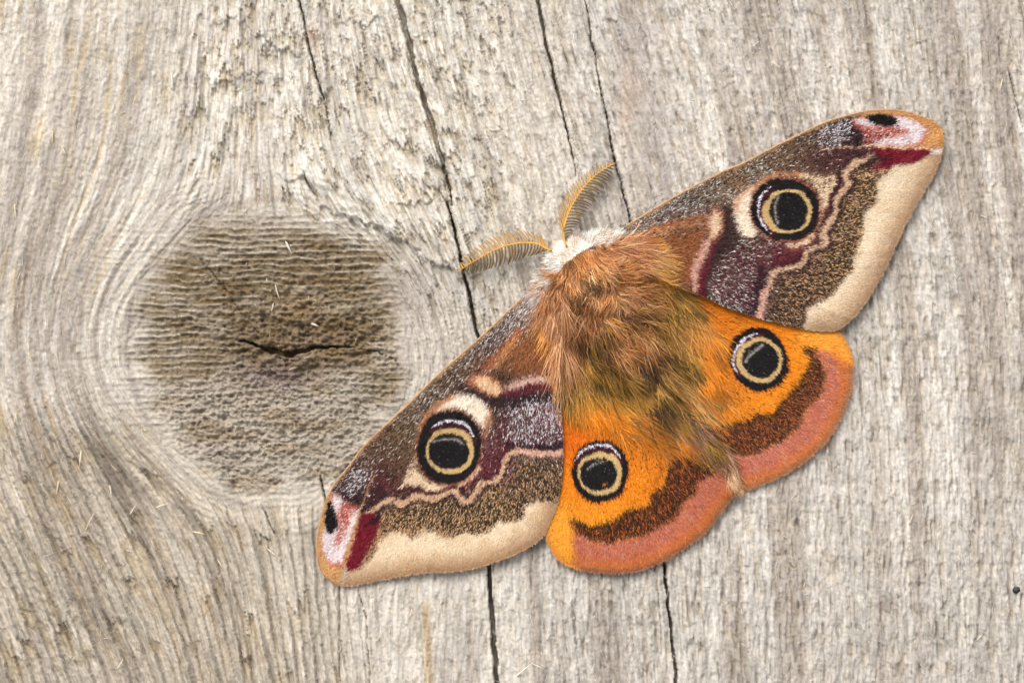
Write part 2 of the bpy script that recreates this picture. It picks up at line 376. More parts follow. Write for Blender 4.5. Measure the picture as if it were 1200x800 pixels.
C = mix(C, (186, 142, 118), 0.5 * np.exp(-((X - 367) / 7) ** 2 - ((Y - 42) / 13) ** 2))
C = mix(C, (188, 150, 96), 0.55 * np.exp(-((X - 500 - 0.05 * (Y - 740)) / 5) ** 2) * smooth(690, 720, Y))
C = mix(C, (150, 137, 126), 0.5 * np.exp(-((X - 250 + 0.9 * (Y - 235)) / 22) ** 2 - ((Y - 240) / 40) ** 2))
ring = np.exp(-((RHO - 1.06) / 0.025) ** 2) * (X < 330)
C = mix(C, (150, 138, 128), 0.45 * ring)
for rad, wdt in ((1.42, .025), (1.62, .03), (1.86, .04)):
    C = mix(C, (146, 130, 116), 0.50 * np.exp(-((RHO - rad - 0.03 * sn(ang * 3, 0 * ang, 2)) / wdt) ** 2) * smooth(0.55, 0.95, -np.cos(ang)))
# bared, still ochre wood at torn ends and along open pores
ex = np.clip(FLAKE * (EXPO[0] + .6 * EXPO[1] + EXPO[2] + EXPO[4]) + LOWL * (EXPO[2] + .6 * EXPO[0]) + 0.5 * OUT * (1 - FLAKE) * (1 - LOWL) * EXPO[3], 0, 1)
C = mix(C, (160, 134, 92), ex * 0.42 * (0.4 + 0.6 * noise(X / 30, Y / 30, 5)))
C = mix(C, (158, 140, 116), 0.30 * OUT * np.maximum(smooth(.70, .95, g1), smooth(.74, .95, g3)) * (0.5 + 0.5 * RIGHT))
# knot stain
C = mix(C, (168, 155, 138), KW * 0.88)
kb = smooth(0.22, 0.52, noise(X / 60, Y / 26, 7) * 0.55 + 0.45 * np.exp(-((X - 320) / 170) ** 4 - ((Y - 350) / 92) ** 4))
rtop = smooth(0.1, 0.9, saw) * (1 - 0.9 * hb)
kb = kb * (1 - 0.6 * rtop) * smooth(220, 300, Y + 0.12 * np.abs(X - 300) + 50 * fbm(X / 40, Y / 12, 3, 3)) * (1 - smooth(410, 510, Y + 50 * fbm(X / 50, Y / 16, 4, 3))) * KW * (0.5 + 0.5 * smooth(.30, .6, noise(X / 34, Y / 15, 4) * .6 + .4 * noise(X / 90, Y / 50, 2)))
C = mix(C, (116, 99, 74), kb * 0.92)
C = mix(C, (112, 90, 60), 0.6 * KW * hb * smooth(.35, .7, noise(X / 18, Y / 12, 3)))
C = mix(C, (150, 130, 102), KW * 0.55 * smooth(0.45, 0.75, noise(X / 45, Y / 14, 1)) * smooth(420, 460, Y))
C = mix(C, (198, 187, 168), 0.55 * rtop * np.clip(sawm, 0, 1) * KW)
C = mix(C, (112, 90, 56), kb * smooth(0.50, 0.8, noise(X / 26, Y / 6, 2)) * 0.6)
C = mix(C, (124, 108, 102), KN * 0.8 * np.exp(-((X - 325) / 48) ** 2 - ((Y - 440) / 16) ** 2))
C = mix(C, (150, 128, 106), KN * 0.5 * np.exp(-((X - 340) / 60) ** 2 - ((Y - 400) / 30) ** 2))
C = mix(C, (160, 115, 62), KN * 0.22 * np.exp(-((X - 352) / 26) ** 2 - ((Y - 360) / 16) ** 2))
C = C * (1 + 0.05 * fbm(X / 90, Y / 130, 5, 3))[..., None] * (1 + 0.09 * sn(PSI / 2.2, PHI / 14, 7) * OUT + 0.075 * sn(X / 1.6, Y / 2.2, 2) + 0.05 * sn(PSI / 5, PHI / 40, 3) * OUT + 0.045 * sn(PSI / 1.5, PHI / 34, 1) * OUT)[..., None]
WOODCOL = lin(C) * np.array([0.865, 0.873, 0.90]) * (1 - 0.10 * smooth(380, 800, Y) * RIGHT)[..., None]  # light falloff toward the lower right is painted into the wood colour
gk = np.stack([np.where(KIN > 0.5, Y, PSI), np.where(KIN > 0.5, X, PHI), 0 * X], -1)

V = world(X, Y, H).reshape(-1, 3)
# board lies flat: keep the grid square (no perspective correction on it)
V[:, 0] = ((X - 600) * S).ravel(); V[:, 1] = (-(Y - 400) * S).ravel()
idx = np.arange(NX * NY).reshape(NY, NX)
Q = np.stack([idx[:-1, :-1], idx[1:, :-1], idx[1:, 1:], idx[:-1, 1:]], -1).reshape(-1, 4)
rc = (RHO[:-1, :-1] + RHO[1:, 1:]).ravel() / 2
kq = rc < 1.0
# rim and underside
per_i = np.concatenate([idx[0, :], idx[1:, -1], idx[-1, -2::-1], idx[-2:0:-1, 0]])
pv = V[per_i].copy(); pv[:, 2] = 0
nb = len(V); P1 = np.arange(nb, nb + len(per_i))
side = np.stack([per_i, np.roll(per_i, -1), np.roll(P1, -1), P1], -1)
corner = [nb, nb + NX - 1, nb + NX + NY - 2, nb + 2 * NX + NY - 3]
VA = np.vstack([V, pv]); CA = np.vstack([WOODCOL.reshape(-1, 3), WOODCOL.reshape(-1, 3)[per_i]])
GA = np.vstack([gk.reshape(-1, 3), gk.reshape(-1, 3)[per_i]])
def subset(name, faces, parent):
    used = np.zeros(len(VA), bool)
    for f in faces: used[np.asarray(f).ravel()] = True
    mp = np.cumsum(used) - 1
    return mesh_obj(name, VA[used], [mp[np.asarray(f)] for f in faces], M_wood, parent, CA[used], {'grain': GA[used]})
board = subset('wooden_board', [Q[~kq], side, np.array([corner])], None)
board['kind'] = 'structure'
board['label'] = 'weathered grey wooden board with a round knot and long drying cracks'
knot = subset('knot', [Q[kq]], board)
knot['label'] = 'round brown knot with saw-scored lines and a dark split across its heart'

def hwood(x, y):
    i = np.clip(np.searchsorted(gx, x), 0, NX - 1); j = np.clip(np.searchsorted(gy, y), 0, NY - 1)
    return H[j, i]

# ---- tubes (hair-like things)
def tubes(paths, rad, cols, sides=3):
    """paths (N,K,3) in layout units; rad (N,K); cols (N,K,3) linear -> verts, faces, colours"""
    N, K, _ = paths.shape
    t = np.gradient(paths, axis=1); t /= np.linalg.norm(t, axis=2, keepdims=True) + 1e-9
    upv = np.array([0, 0, 1.0]); a = np.cross(t, upv); na = np.linalg.norm(a, axis=2, keepdims=True)
    a = np.where(na > 1e-4, a / (na + 1e-9), np.array([1.0, 0, 0])); b = np.cross(a, t)
    ph = np.arange(sides) * 2 * math.pi / sides
    ring = a[:, :, None, :] * np.cos(ph)[None, None, :, None] + b[:, :, None, :] * np.sin(ph)[None, None, :, None]
    P = paths[:, :, None, :] + ring * rad[:, :, None, None]
    base = np.arange(N)[:, None, None] * (K * sides) + np.arange(K - 1)[None, :, None] * sides
    s0 = np.arange(sides)[None, None, :]; s1 = (np.arange(sides) + 1)[None, None, :] % sides
    Fq = np.stack([base + s0, base + s1, base + sides + s1, base + sides + s0], -1).reshape(-1, 4)
    P = P.reshape(-1, 3)
    cc = np.repeat(cols[:, :, None, :], sides, 2).reshape(-1, 3)
    return world(P[:, 0], P[:, 1], P[:, 2]), Fq, cc

def ribbons(paths, rad, cols):
    """flat hairs, each rolled a little differently"""
    N, K, _ = paths.shape
    t = np.gradient(paths, axis=1); t /= np.linalg.norm(t, axis=2, keepdims=True) + 1e-9
    a = np.cross(t, np.array([0, 0, 1.0])); a /= np.linalg.norm(a, axis=2, keepdims=True) + 1e-9; b = np.cross(a, t)
    ro = rng.normal(0, 0.6, N)[:, None, None]; d = (a * np.cos(ro) + b * np.sin(ro)) * rad[:, :, None]
    P = np.stack([paths - d, paths + d], 2).reshape(-1, 3)
    base = np.arange(N)[:, None] * (2 * K) + np.arange(K - 1)[None] * 2
    Fq = np.stack([base, base + 1, base + 3, base + 2], -1).reshape(-1, 4)
    return world(P[:, 0], P[:, 1], P[:, 2]), Fq, np.repeat(cols[:, :, None, :], 2, 2).reshape(-1, 3)

# loose fibres that fuzz the weathered surface
nf = 7000
fx = rng.uniform(-20, 1220, nf * 2); fy = rng.uniform(-20, 820, nf * 2)
keep = (np.hypot((fx - CX) / 165, (fy - CY) / 172) > 1.05) | (rng.random(nf * 2) < 0.12); fx, fy = fx[keep][:nf], fy[keep][:nf]
p0 = grain(fx, fy); px_ = grain(fx + 1, fy); py_ = grain(fx, fy + 1)
gxx, gyy = px_[0] - p0[0], py_[0] - p0[0]
ta = np.arctan2(gxx, -gyy) + rng.normal(0, 0.55, nf) + math.pi * (rng.random(nf) > 0.5)
L = rng.gamma(2.0, 2.6, nf) + 3
kk = np.linspace(0, 1, 5)
cur = rng.normal(0, 0.45, nf)
aa = ta[:, None] + cur[:, None] * kk[None]
stx = np.cumsum(np.cos(aa) * (L / 5)[:, None], 1); sty = np.cumsum(np.sin(aa) * (L / 5)[:, None], 1)
xs = fx[:, None] + stx; ys = fy[:, None] + sty
zs = np.maximum(hwood(xs, ys), np.median(hwood(xs, ys), axis=1)[:, None] - 2) + 0.3 + rng.gamma(1.5, 0.5, nf)[:, None] * np.sin(kk * 2.6)[None]
rad = (rng.uniform(0.2, 0.46, nf)[:, None] * (1 - 0.6 * kk[None]))
fc = np.array([(226, 219, 206), (214, 204, 186), (212, 186, 138), (196, 182, 160)])[rng.choice(4, nf, p=[.5, .26, .10, .14])]
v, f, c = tubes(np.stack([xs, ys, zs], -1), rad, np.repeat(lin(fc)[:, None], 5, 1))
fib = mesh_obj('loose_fibres', v, [f], M_fibre, board, c); fib['kind'] = 'stuff'

# single splinters that can be picked out
def splinter(x, y, deg, ln, wd, lift, col):
    k = np.linspace(0, 1, 6); a = math.radians(deg)
    bend = rng.normal(0, 0.25)
    xs = x + np.cumsum(np.cos(a + bend * k)) * ln / 6; ys = y + np.cumsum(np.sin(a + bend * k)) * ln / 6
    zs = hwood(xs, ys).max() + 0.6 + lift * np.sin(k * 2.4)
    zs[0] = hwood(xs[:1], ys[:1])[0] - 0.5
    ln = ln * 1.15; r = 0.58 * wd * np.array([0.6, 1, 0.9, 1.0, 0.6, 0.2])
    v, f, c = tubes(np.stack([xs, ys, zs], -1)[None], r[None], np.repeat(lin(col)[None, None], 6, 1), 4)
    c = c * 0.55 + 0.45 * lin((206, 197, 183))
    return mesh_obj('splinter', v, [f], M_fibre, board, c, flat=True)
for a in [(96, 524, 100, 22, 1.8, 4, (222, 205, 168)), (128, 566, 78, 16, 1.4, 3, (220, 206, 178)), (98, 630, 285, 34, 1.2, 4, (214, 194, 148)),
          (180, 596, 335, 18, 1.6, 4, (226, 208, 170)), (222, 622, 10, 18, 1.8, 3, (222, 196, 140)), (134, 786, 318, 18, 1.5, 4, (226, 214, 190)),
          (150, 606, 300, 18, 1.3, 3, (224, 210, 176)), (333, 279, 66, 20, 2.0, 4, (216, 206, 190)), (322, 330, 80, 22, 1.0, 3, (220, 210, 194)),
          (321, 352, 100, 14, 1.0, 3, (226, 216, 198)), (602, 796, 314, 30, 1.8, 5, (224, 216, 198)), (620, 776, 20, 18, 1.0, 3, (226, 218, 202)),
          (478, 726, 300, 14, 1.2, 3, (222, 206, 166)), (438, 754, 310, 16, 1.1, 3, (224, 208, 170)), (362, 378, 20, 12, 2.2, 3, (216, 194, 152)),
          (1064, 618, 290, 18, 1.1, 3, (214, 196, 158)), (1142, 752, 320, 14, 1.1, 3, (226, 216, 194)), (940, 690, 300, 10, 1.0, 2, (210, 188, 140)),
          (62, 150, 95, 20, 1.2, 3, (214, 186, 138)), (70, 168, 60, 16, 1.2, 3, (224, 204, 160)), (16, 236, 80, 22, 1.2, 3, (216, 192, 146)),
          (1176, 90, 110, 16, 1.4, 3, (216, 204, 170)), (310, 640, 40, 20, 1.2, 3, (222, 208, 180)), (252, 652, 50, 18, 1.3, 3, (216, 198, 166)),
          (455, 640 + 90, 80, 14, 0.9, 3, (220, 200, 150)), (70, 560, 105, 20, 1.4, 3, (210, 186, 140)), (640, 752, 290, 12, 0.9, 3, (228, 220, 204)),
          (200, 82, 80, 22, 1.8, 3, (226, 218, 200)), (20, 478, 100, 20, 1.2, 3, (214, 190, 146)), (30, 410, 60, 18, 1.2, 3, (214, 188, 140))]:
    splinter(*a)

# the small dark speck
import bmesh
bm = bmesh.new(); bmesh.ops.create_icosphere(bm, subdivisions=3, radius=1.0)
for vv in bm.verts:
    q = vv.co; r = 1 + 0.25 * float(sn(q.x * 1.7 + 3, q.y * 1.7 + q.z * 2, 2)) + 0.15 * float(sn(q.x * 4, q.y * 4 + q.z * 3, 3))
    vv.co = (q.x * 4.4 * r * S, q.y * 3.8 * r * S, q.z * 2.6 * r * S)
me = bpy.data.meshes.new('dirt_speck'); bm.to_mesh(me); bm.free()
for p in me.polygons: p.use_smooth = True
me.materials.append(M_speck)
speck = bpy.data.objects.new('dirt_speck', me); scene.collection.objects.link(speck)
zsp = float(hwood(np.array([1191.]), np.array([691.]))[0])
speck.location = ((1191 - 600) * S, -(691 - 400) * S, Z0 + (zsp + 1.2) * S)
speck['label'] = 'tiny dark crumb of dirt lying on the bare grey wood'; speck['category'] = 'dirt'

# ================================================================== THE MOTH
moth = bpy.data.objects.new('moth', None); scene.collection.objects.link(moth)
moth.empty_display_size = 0.01
MO = world(np.array(700.), np.array(342.), np.array(0.))
moth.location = (float(MO[0]), float(MO[1]), float(MO[2]))
moth['label'] = 'furry moth with spread patterned wings, orange hindwings and four eyespots, resting on wooden board'
moth['category'] = 'moth'
def under_moth(o, parent=None):
    """children keep world coordinates in their meshes"""
    o.parent = parent if parent is not None else moth
    if parent is None: o.matrix_parent_inverse = mathutils.Matrix.Translation(-moth.location)
    return o

# ---- body shape: one loft from head to abdomen tip
U = np.array([0.63, 0.777]); U /= np.linalg.norm(U); W_ = np.array([U[1], -U[0]])
BC = np.array([698., 344.])
bt = np.array([-80, -74, -62, -50, -36, -10, 20, 44, 60, 80, 105, 130, 150, 160.])
bw = np.array([3, 12, 19, 22, 36, 46, 46, 40, 33, 30, 27, 22, 13, 3.])
bh = np.array([20, 34, 42, 46, 60, 76, 74, 62, 50, 46, 42, 34, 26, 18.])
def zbody(x, y):
    dx, dy = x - BC[0], y - BC[1]; t = dx * U[0] + dy * U[1]; s = dx * W_[0] + dy * W_[1]
    wd = np.interp(t, bt, bw, left=0.01, right=0.01); hh = np.interp(t, bt, bh, left=0, right=0)
    q = np.clip(1 - (s / wd) ** 2, 0, 1)
    return np.where(q > 0, hh * (0.45 + 0.55 * np.sqrt(q)), 0)
nt_, ns_ = 60, 28
tt = np.linspace(bt[0], bt[-1], nt_); aa = np.arange(ns_) * 2 * math.pi / ns_
wd = np.interp(tt, bt, bw)[:, None]; hh = np.interp(tt, bt, bh)[:, None]
sx = np.cos(aa)[None] * wd; zz = np.where(np.sin(aa)[None] > 0, hh * (0.45 + 0.55 * np.sin(aa)[None]), hh * 0.45 * (1 + np.sin(aa)[None]) - 1.0 * (1 + 0 * sx))
bx = BC[0] + tt[:, None] * U[0] + sx * W_[0]; by = BC[1] + tt[:, None] * U[1] + sx * W_[1]
bi = np.arange(nt_ * ns_).reshape(nt_, ns_)
bq = np.stack([bi[:-1], bi[1:], np.roll(bi[1:], -1, 1), np.roll(bi[:-1], -1, 1)], -1).reshape(-1, 4)
bcol = np.where((tt[:, None] < -30)[..., None], lin((190, 172, 152)), lin((96, 66, 40))) + np.zeros((nt_, ns_, 3)); bcol = bcol.reshape(-1, 3)
body = under_moth(mesh_obj('body', world(bx, by, zz).reshape(-1, 3), [bq, bi[0][None, ::-1], bi[-1][None]], M_hair, None, bcol))
body['label'] = 'stout body covered in brown and white fur'

# ---- painting of the wings: colour is set per scale, eyespot glints painted in
class Paint:
    def __init__(s, X, Y, R):
        s.X0, s.Y0 = X, Y; s.R = R
        s.X = X + 1.5 * sn(X / 3.1, Y / 3.1, 1) + 1.4 * sn(X / 9, Y / 9, 2) + 1.8 * (R[0] - .5); s.Y = Y + 1.5 * sn(X / 3.1, Y / 3.1, 4) + 1.4 * sn(X / 9, Y / 9, 5) + 1.8 * (R[1] - .5)
        s.col = np.zeros((len(X), 3))
    def base(s, dots, sc=14.0):
        W = []; 
        num = np.zeros((len(s.X), 5)); den = np.zeros(len(s.X))
        for (x, y, c, pw, pd) in dots:
            wgt = 1.0 / ((s.X - x) ** 2 + (s.Y - y) ** 2 + sc * sc) ** 2
            num += wgt[:, None] * np.array([*c, pw, pd]); den += wgt
        num /= den[:, None]; s.col = num[:, :3]
        s.pw, s.pd = num[:, 3], num[:, 4]
    def flecks(s, wc=(240, 232, 224), dc=(36, 25, 20)):
        m = s.R[2] < s.pd; s.col[m] = s.col[m] * 0.15 + np.array(dc) * 0.85
        s.fl = s.R[3] < s.pw * 0.55
        m = s.R[3] < s.pw * 0.55; s.col[m] = s.col[m] * 0.12 + np.array(wc) * 0.88
    def _ap(s, a, c): s.col += (np.asarray(c, float) - s.col) * a[:, None]
    def fill(s, poly, c, soft=3.0, amt=1.0, smoothp=True):
        p = catmull(poly, 4) if smoothp else np.asarray(poly, float)
        d = sdist(s.X, s.Y, p)
        a = amt * (1 - smooth(-soft, soft, d + soft * 0.7 * (s.R[4] - .5) * 2))
        s._ap(a, c); return a
    def stroke(s, pts, wdt, c, soft=1.5, amt=1.0, fade=(0, 0)):
        d, t = seg_dist(s.X, s.Y, catmull(pts, 4, False))
        ww = np.interp(t, np.linspace(0, 1, len(wdt)), wdt) if np.ndim(wdt) else wdt
        a = amt * (1 - smooth(-soft, soft, d - ww / 2 + soft * 0.7 * (s.R[4] - .5) * 2))
        if fade[0]: a = a * smooth(0, fade[0], t)
        if fade[1]: a = a * (1 - smooth(1 - fade[1], 1, t))
        s._ap(a, c); return a
    def dots(s, poly, c, prob, soft=4.0, k=5):
        d = sdist(s.X, s.Y, catmull(poly, 4)); a = prob * (1 - smooth(-soft, soft, d))
        m = s.R[k] < a; s.col[m] = s.col[m] * 0.12 + np.array(c, float) * 0.88
    def er(s, e):
        cx, cy, rx, ry, rot = e; a = math.radians(rot); dx, dy = s.X0 - cx, s.Y0 - cy
        dx = dx + 0.7 * sn(s.X0 / 2.2, s.Y0 / 2.2, 2) + 0.8 * (s.R[6] - .5); dy = dy + 0.7 * sn(s.X0 / 2.2, s.Y0 / 2.2, 6) + 0.8 * (s.R[7] - .5)
        dx = dx + 0.9 * sn(s.X0 / 11, s.Y0 / 11, 3); dy = dy + 0.9 * sn(s.X0 / 11, s.Y0 / 11, 7)
        u = dx * math.cos(a) + dy * math.sin(a); v = -dx * math.sin(a) + dy * math.cos(a)
        return (np.sqrt((np.abs(u) / rx) ** 2.15 + (np.abs(v) / ry) ** 2.15) - 1) * 0.5 * (rx + ry)
    def eye(s, out, ring, inn, arc, glint, halo):
        d = s.er(out)
        s._ap((1 - smooth(0.5, 3.6, d)) * 0.55, halo)
        s._ap(1 - smooth(-0.8, 0.8, d), (24, 18, 18))
        dr = s.er(ring)
        da, ta = seg_dist(s.X0, s.Y0, catmull(arc, 4, False))
        s._ap((1 - smooth(5, 8, da)) * (d < -4) * (1 - smooth(4.5, 6.5, dr)) * 0.9, (74, 20, 34))
        wm = (np.abs(da) < 1.7 * np.sqrt(np.clip(4 * ta * (1 - ta), 0.1, 1))) & (d < -1) & (s.R[5] < 0.72)
        s.col[wm] = (232, 224, 234)
        s._ap(1 - smooth(-0.8, 0.8, dr), (208, 174, 118))
        s._ap(1 - smooth(-0.9, 0.9, s.er(inn)), (22, 18, 19))
        dg, tg = seg_dist(s.X0, s.Y0, catmull(glint, 4, False))
        s._ap((1 - smooth(0.4, 2.4, dg)) * 0.85 * (s.R[5] < 0.8), (186, 178, 170))  # pale glint arc painted into the pupil's colour
        s._ap((1 - smooth(2, 7, dg)) * 0.09, (120, 112, 108))
        m = (dr < -6) & (s.R[2] < 0.006); s.col[m] = (110, 104, 106)

# ---------- right forewing
RF_out = [(712, 284), (735, 264), (760, 249), (800, 225.5), (850, 200), (870, 192), (912, 170), (964, 145), (995, 135), (1020, 130), (1047, 129), (1068, 133),
          (1091, 141), (1103, 151), (1105.5, 163), (1103, 183), (1096, 203), (1077, 235), (1062, 262), (1049, 290), (1035, 320), (1020, 346), (1003, 369),
          (983, 386), (963, 388), (942, 386), (905, 377), (880, 370), (850, 360), (825, 348), (795, 338), (770, 326), (742, 318), (718, 310)]
RF_mar = [(1074.6, 190), (1049.5, 196), (1035, 203.5), (1024.5, 218), (1025.5, 237), (1014, 246), (1009, 257), (1008, 279), (997, 303), (996, 317), (982, 332), (972, 347),
          (945, 360), (942, 375), (944, 387)]
RF_mpoly = RF_mar + [(975, 395), (1010, 380), (1060, 300), (1110, 200), (1108, 178), (1092, 181)]
RF_line = [(1020, 183), (1003, 192), (993, 197), (987, 206), (992, 214), (988, 222), (978, 232), (976, 250), (966, 267), (960, 277), (966, 282), (963, 288), (952, 291), (942, 296),
           (940, 307), (930, 314), (910, 316), (902, 321), (900, 332), (896, 342), (891, 352), (889, 365), (892, 376)]
RF_eye = ((918, 246.3, 41, 36, 8), (921.5, 248, 29, 26, -8), (923, 248, 22, 22.8, 0), [(901, 220), (891, 230), (887.5, 244), (891, 260), (902, 274)], [(911, 230), (907, 244), (910, 262)])
def paint_rf(P):
    P.base([(722, 275, (196, 176, 160), .55, .1), (745, 264, (128, 110, 104), .45, .30), (770, 254, (112, 92, 86), .42, .32), (800, 240, (122, 106, 96), .42, .34), (840, 222, (132, 112, 94), .32, .36),
            (880, 202, (132, 110, 90), .26, .36), (915, 185, (130, 100, 74), .10, .36), (950, 165, (120, 92, 74), .16, .34), (985, 152, (92, 66, 60), .34, .36), (1000, 160, (58, 38, 38), .08, .4),
            (960, 190, (92, 52, 50), .05, .34), (985, 185, (86, 40, 44), .04, .3), (935, 198, (118, 86, 66), .08, .34), (860, 216, (150, 112, 82), .10, .30),
            (765, 275, (184, 128, 84), .02, .12), (800, 272, (122, 84, 60), .02, .34), (785, 290, (142, 94, 62), .02, .22), (760, 300, (176, 112, 62), .0, .08), (800, 300, (136, 88, 60), .02, .28),
            (790, 318, (146, 96, 70), .02, .22), (740, 300, (190, 124, 64), 0, .05), (805, 330, (140, 86, 66), .03, .2), (820, 270, (150, 104, 74), .02, .2), (850, 262, (84, 58, 48), .03, .3), (845, 290, (66, 44, 40), .03, .3),
            (850, 320, (96, 74, 64), .46, .36), (865, 340, (92, 68, 62), .46, .36), (870, 300, (100, 72, 62), .30, .36), (890, 295, (116, 76, 68), .22, .30), (920, 300, (116, 48, 56), .05, .3),
            (880, 350, (92, 54, 62), .30, .36), (850, 345, (104, 72, 70), .44, .3), (925, 280, (120, 74, 58), .1, .3),
            (985, 260, (200, 160, 116), .0, .46), (975, 310, (196, 156, 112), .0, .50), (930, 335, (192, 152, 110), .0, .55), (920, 365, (188, 146, 106), .0, .58), (1010, 215, (206, 164, 118), .0, .42), (1005, 200, (206, 164, 118), .0, .38)])
    P.flecks()
    # cream and orange marks of the inner half
    P.dots([(845, 300), (880, 288), (935, 298), (900, 312), (888, 355), (835, 345)], (104, 36, 54), .30, 6, 7)
    P.stroke([(762, 272), (790, 263), (824, 254)], [5, 6, 3], (206, 122, 74), 3, .75)
    P.stroke([(770, 272), (800, 266), (820, 262)], [4, 4, 2], (214, 160, 112), 2.5, .7)
    P.fill([(775, 282), (815, 268), (826, 290), (810, 330), (785, 328), (765, 306)], (164, 92, 50), 10, .6)
    P.stroke([(850, 246), (850, 270), (842, 290), (830, 310), (824, 328), (825, 346)], [8, 12, 14, 12, 10, 8], (56, 36, 36), 4, .85)
    P.fill([(838, 244), (846, 255), (843, 275), (832, 283), (826, 264), (830, 250)], (206, 120, 84), 4, .7)
    P.fill([(837, 248), (843, 257), (840, 274), (832, 279), (829, 264), (832, 253)], (234, 204, 172), 3, .95)
    P.stroke([(835, 285), (827, 305), (820, 326), (822, 344)], [5, 7, 8, 8], (100, 24, 40), 3, .9)
    P.stroke([(828, 283), (818, 302), (812, 318), (813, 338)], [8, 9, 8, 7], (226, 176, 158), 3, .9)
    # double wavy line and its dark edges
    P.stroke(RF_line, [16, 17, 17, 15, 14, 13, 13, 12], (48, 26, 28), 1.6, .9)
    P.stroke([(890, 314), (886, 330), (885, 345), (881, 364)], [9, 10, 8, 8], (52, 22, 32), 2.5, .9)
    P.stroke([(905, 308), (925, 306), (936, 298), (944, 288)], [8, 8, 8, 6], (88, 24, 38), 3, .7)
    P.stroke(RF_line, [6, 8.5, 8, 7, 7, 6, 7, 8, 8], (226, 186, 152), 2.0, .95)
    P.stroke([(899, 332), (893, 350), (891, 374)], [5, 6, 8], (232, 176, 166), 3, .7)
    # speckled outer band
    P.dots([(1000, 200), (1030, 200), (1022, 237), (1005, 270), (994, 310), (970, 345), (942, 362), (940, 384), (900, 374), (905, 330), (945, 308), (972, 290), (978, 262), (985, 235), (998, 215)], (56, 40, 30), .36, 3, 6)
    # cream round the eye
    P.fill([(856, 244), (864, 229), (882, 219), (878, 236), (879, 258), (886, 274), (874, 279), (862, 268)], (246, 228, 204), 3)
    P.fill([(857, 242), (865, 228), (884, 217), (880, 224), (866, 236), (862, 250)], (224, 158, 112), 2.5, .55)
    P.stroke([(880, 219), (900, 208), (920, 204.5), (940, 207)], [3, 4, 4, 6], (214, 150, 106), 2, .85)
    a = P.fill([(936, 205), (955, 206), (976, 207), (979, 214), (971, 226), (967, 240), (959, 258), (955, 262), (960, 240), (954, 222)], (234, 206, 170), 2.5)
    P.dots([(940, 206), (972, 205), (977, 213), (960, 224)], (110, 74, 58), .35, 3, 7)
    P.stroke([(981, 206), (981, 216), (973, 228), (969, 242), (961, 260)], 4, (72, 24, 34), 1.6, .8)
    P.stroke([(920, 287), (936, 286.5), (951, 276)], [4, 7, 5], (236, 198, 166), 1.8)
    P.stroke([(915, 291), (936, 292), (955, 281)], 2.5, (140, 56, 60), 1.2, .7)
    P.eye(*RF_eye, (178, 92, 66))
    # apex
    P.fill([(1010, 126), (1060, 124), (1114, 138), (1114, 186), (1086, 181), (1030, 178), (1012, 160)], (214, 158, 98), 4)
    P.stroke([(985, 178), (1016, 178), (1030, 186)], [8, 12, 6], (70, 30, 38), 4, .6)
    P.fill([(1020, 176), (1055, 175), (1090, 177), (1080, 187), (1068, 192.5), (1047, 196), (1018, 199), (1030, 189)], (116, 18, 36), 2.2)
    P.stroke([(1012, 197), (1030, 188), (1040, 186)], [3, 5, 3], (44, 14, 22), 2.5, .85)
    P.fill([(995, 143), (1016, 137), (1050, 136), (1070, 141), (1083, 150), (1082, 163), (1070, 171), (1016, 172), (1008, 160)], (186, 84, 70), 3, .9)
    P.fill([(998, 143), (1016, 137), (1048, 137), (1068, 141), (1081, 150), (1080, 162), (1068, 170), (1040, 172), (1017, 171), (1030, 165), (1056, 160), (1060, 153), (1040, 149), (1016, 149)], (238, 228, 230), 3.2, .94)
    P.fill([(1008, 156), (1028, 153), (1050, 153), (1057, 156.5), (1042, 160), (1024, 165), (1012, 167)], (164, 76, 64), 4, .8)
    P.dots([(1006, 150), (1040, 148), (1066, 154), (1050, 166), (1014, 170)], (232, 210, 206), .30, 3, 7)
    P.dots([(1010, 160), (1030, 158), (1040, 164), (1016, 171)], (70, 24, 34), .3, 3, 5)
    P.stroke([(992, 150), (1000, 158), (1004, 168)], [10, 14, 8], (44, 24, 28), 4, .8)
    P.dots([(958, 152), (985, 143), (996, 146), (990, 165), (965, 172)], (226, 220, 226), .35, 4, 6)
    P.fill([(1014, 136), (1033, 133.5), (1049.5, 141), (1043, 149), (1026, 148), (1018, 142)], (20, 15, 16), 1.6)
    P.stroke([(960, 176), (985, 174.5), (1016, 173), (1058, 174), (1090, 175.5)], [1.2, 2, 2.6, 2.8, 2.6], (226, 184, 150), .8, .9)
    # margins
    P.stroke([(1068, 133), (1091, 141), (1103, 152), (1105, 163), (1102, 176)], [8, 14, 16, 14, 8], (212, 156, 96), 4)
    P.stroke(RF_out[1:12], 4.2, (196, 156, 112), 1.3, .9)
    a = P.fill(RF_mpoly, (230, 208, 178), 2.6)
    de, _ = seg_dist(P.X, P.Y, catmull(RF_out[14:25], 4, False))
    P._ap(a * (1 - smooth(2, 34, de)) * .95, (176, 140, 108))
    P._ap(a * smooth(.45, .8, noise(P.X / 14, P.Y / 14, 3)) * .25, (202, 166, 124))
    P.fill([(1089, 176), (1102, 176), (1101, 181), (1090, 181)], (240, 232, 226), 1.5, .9)

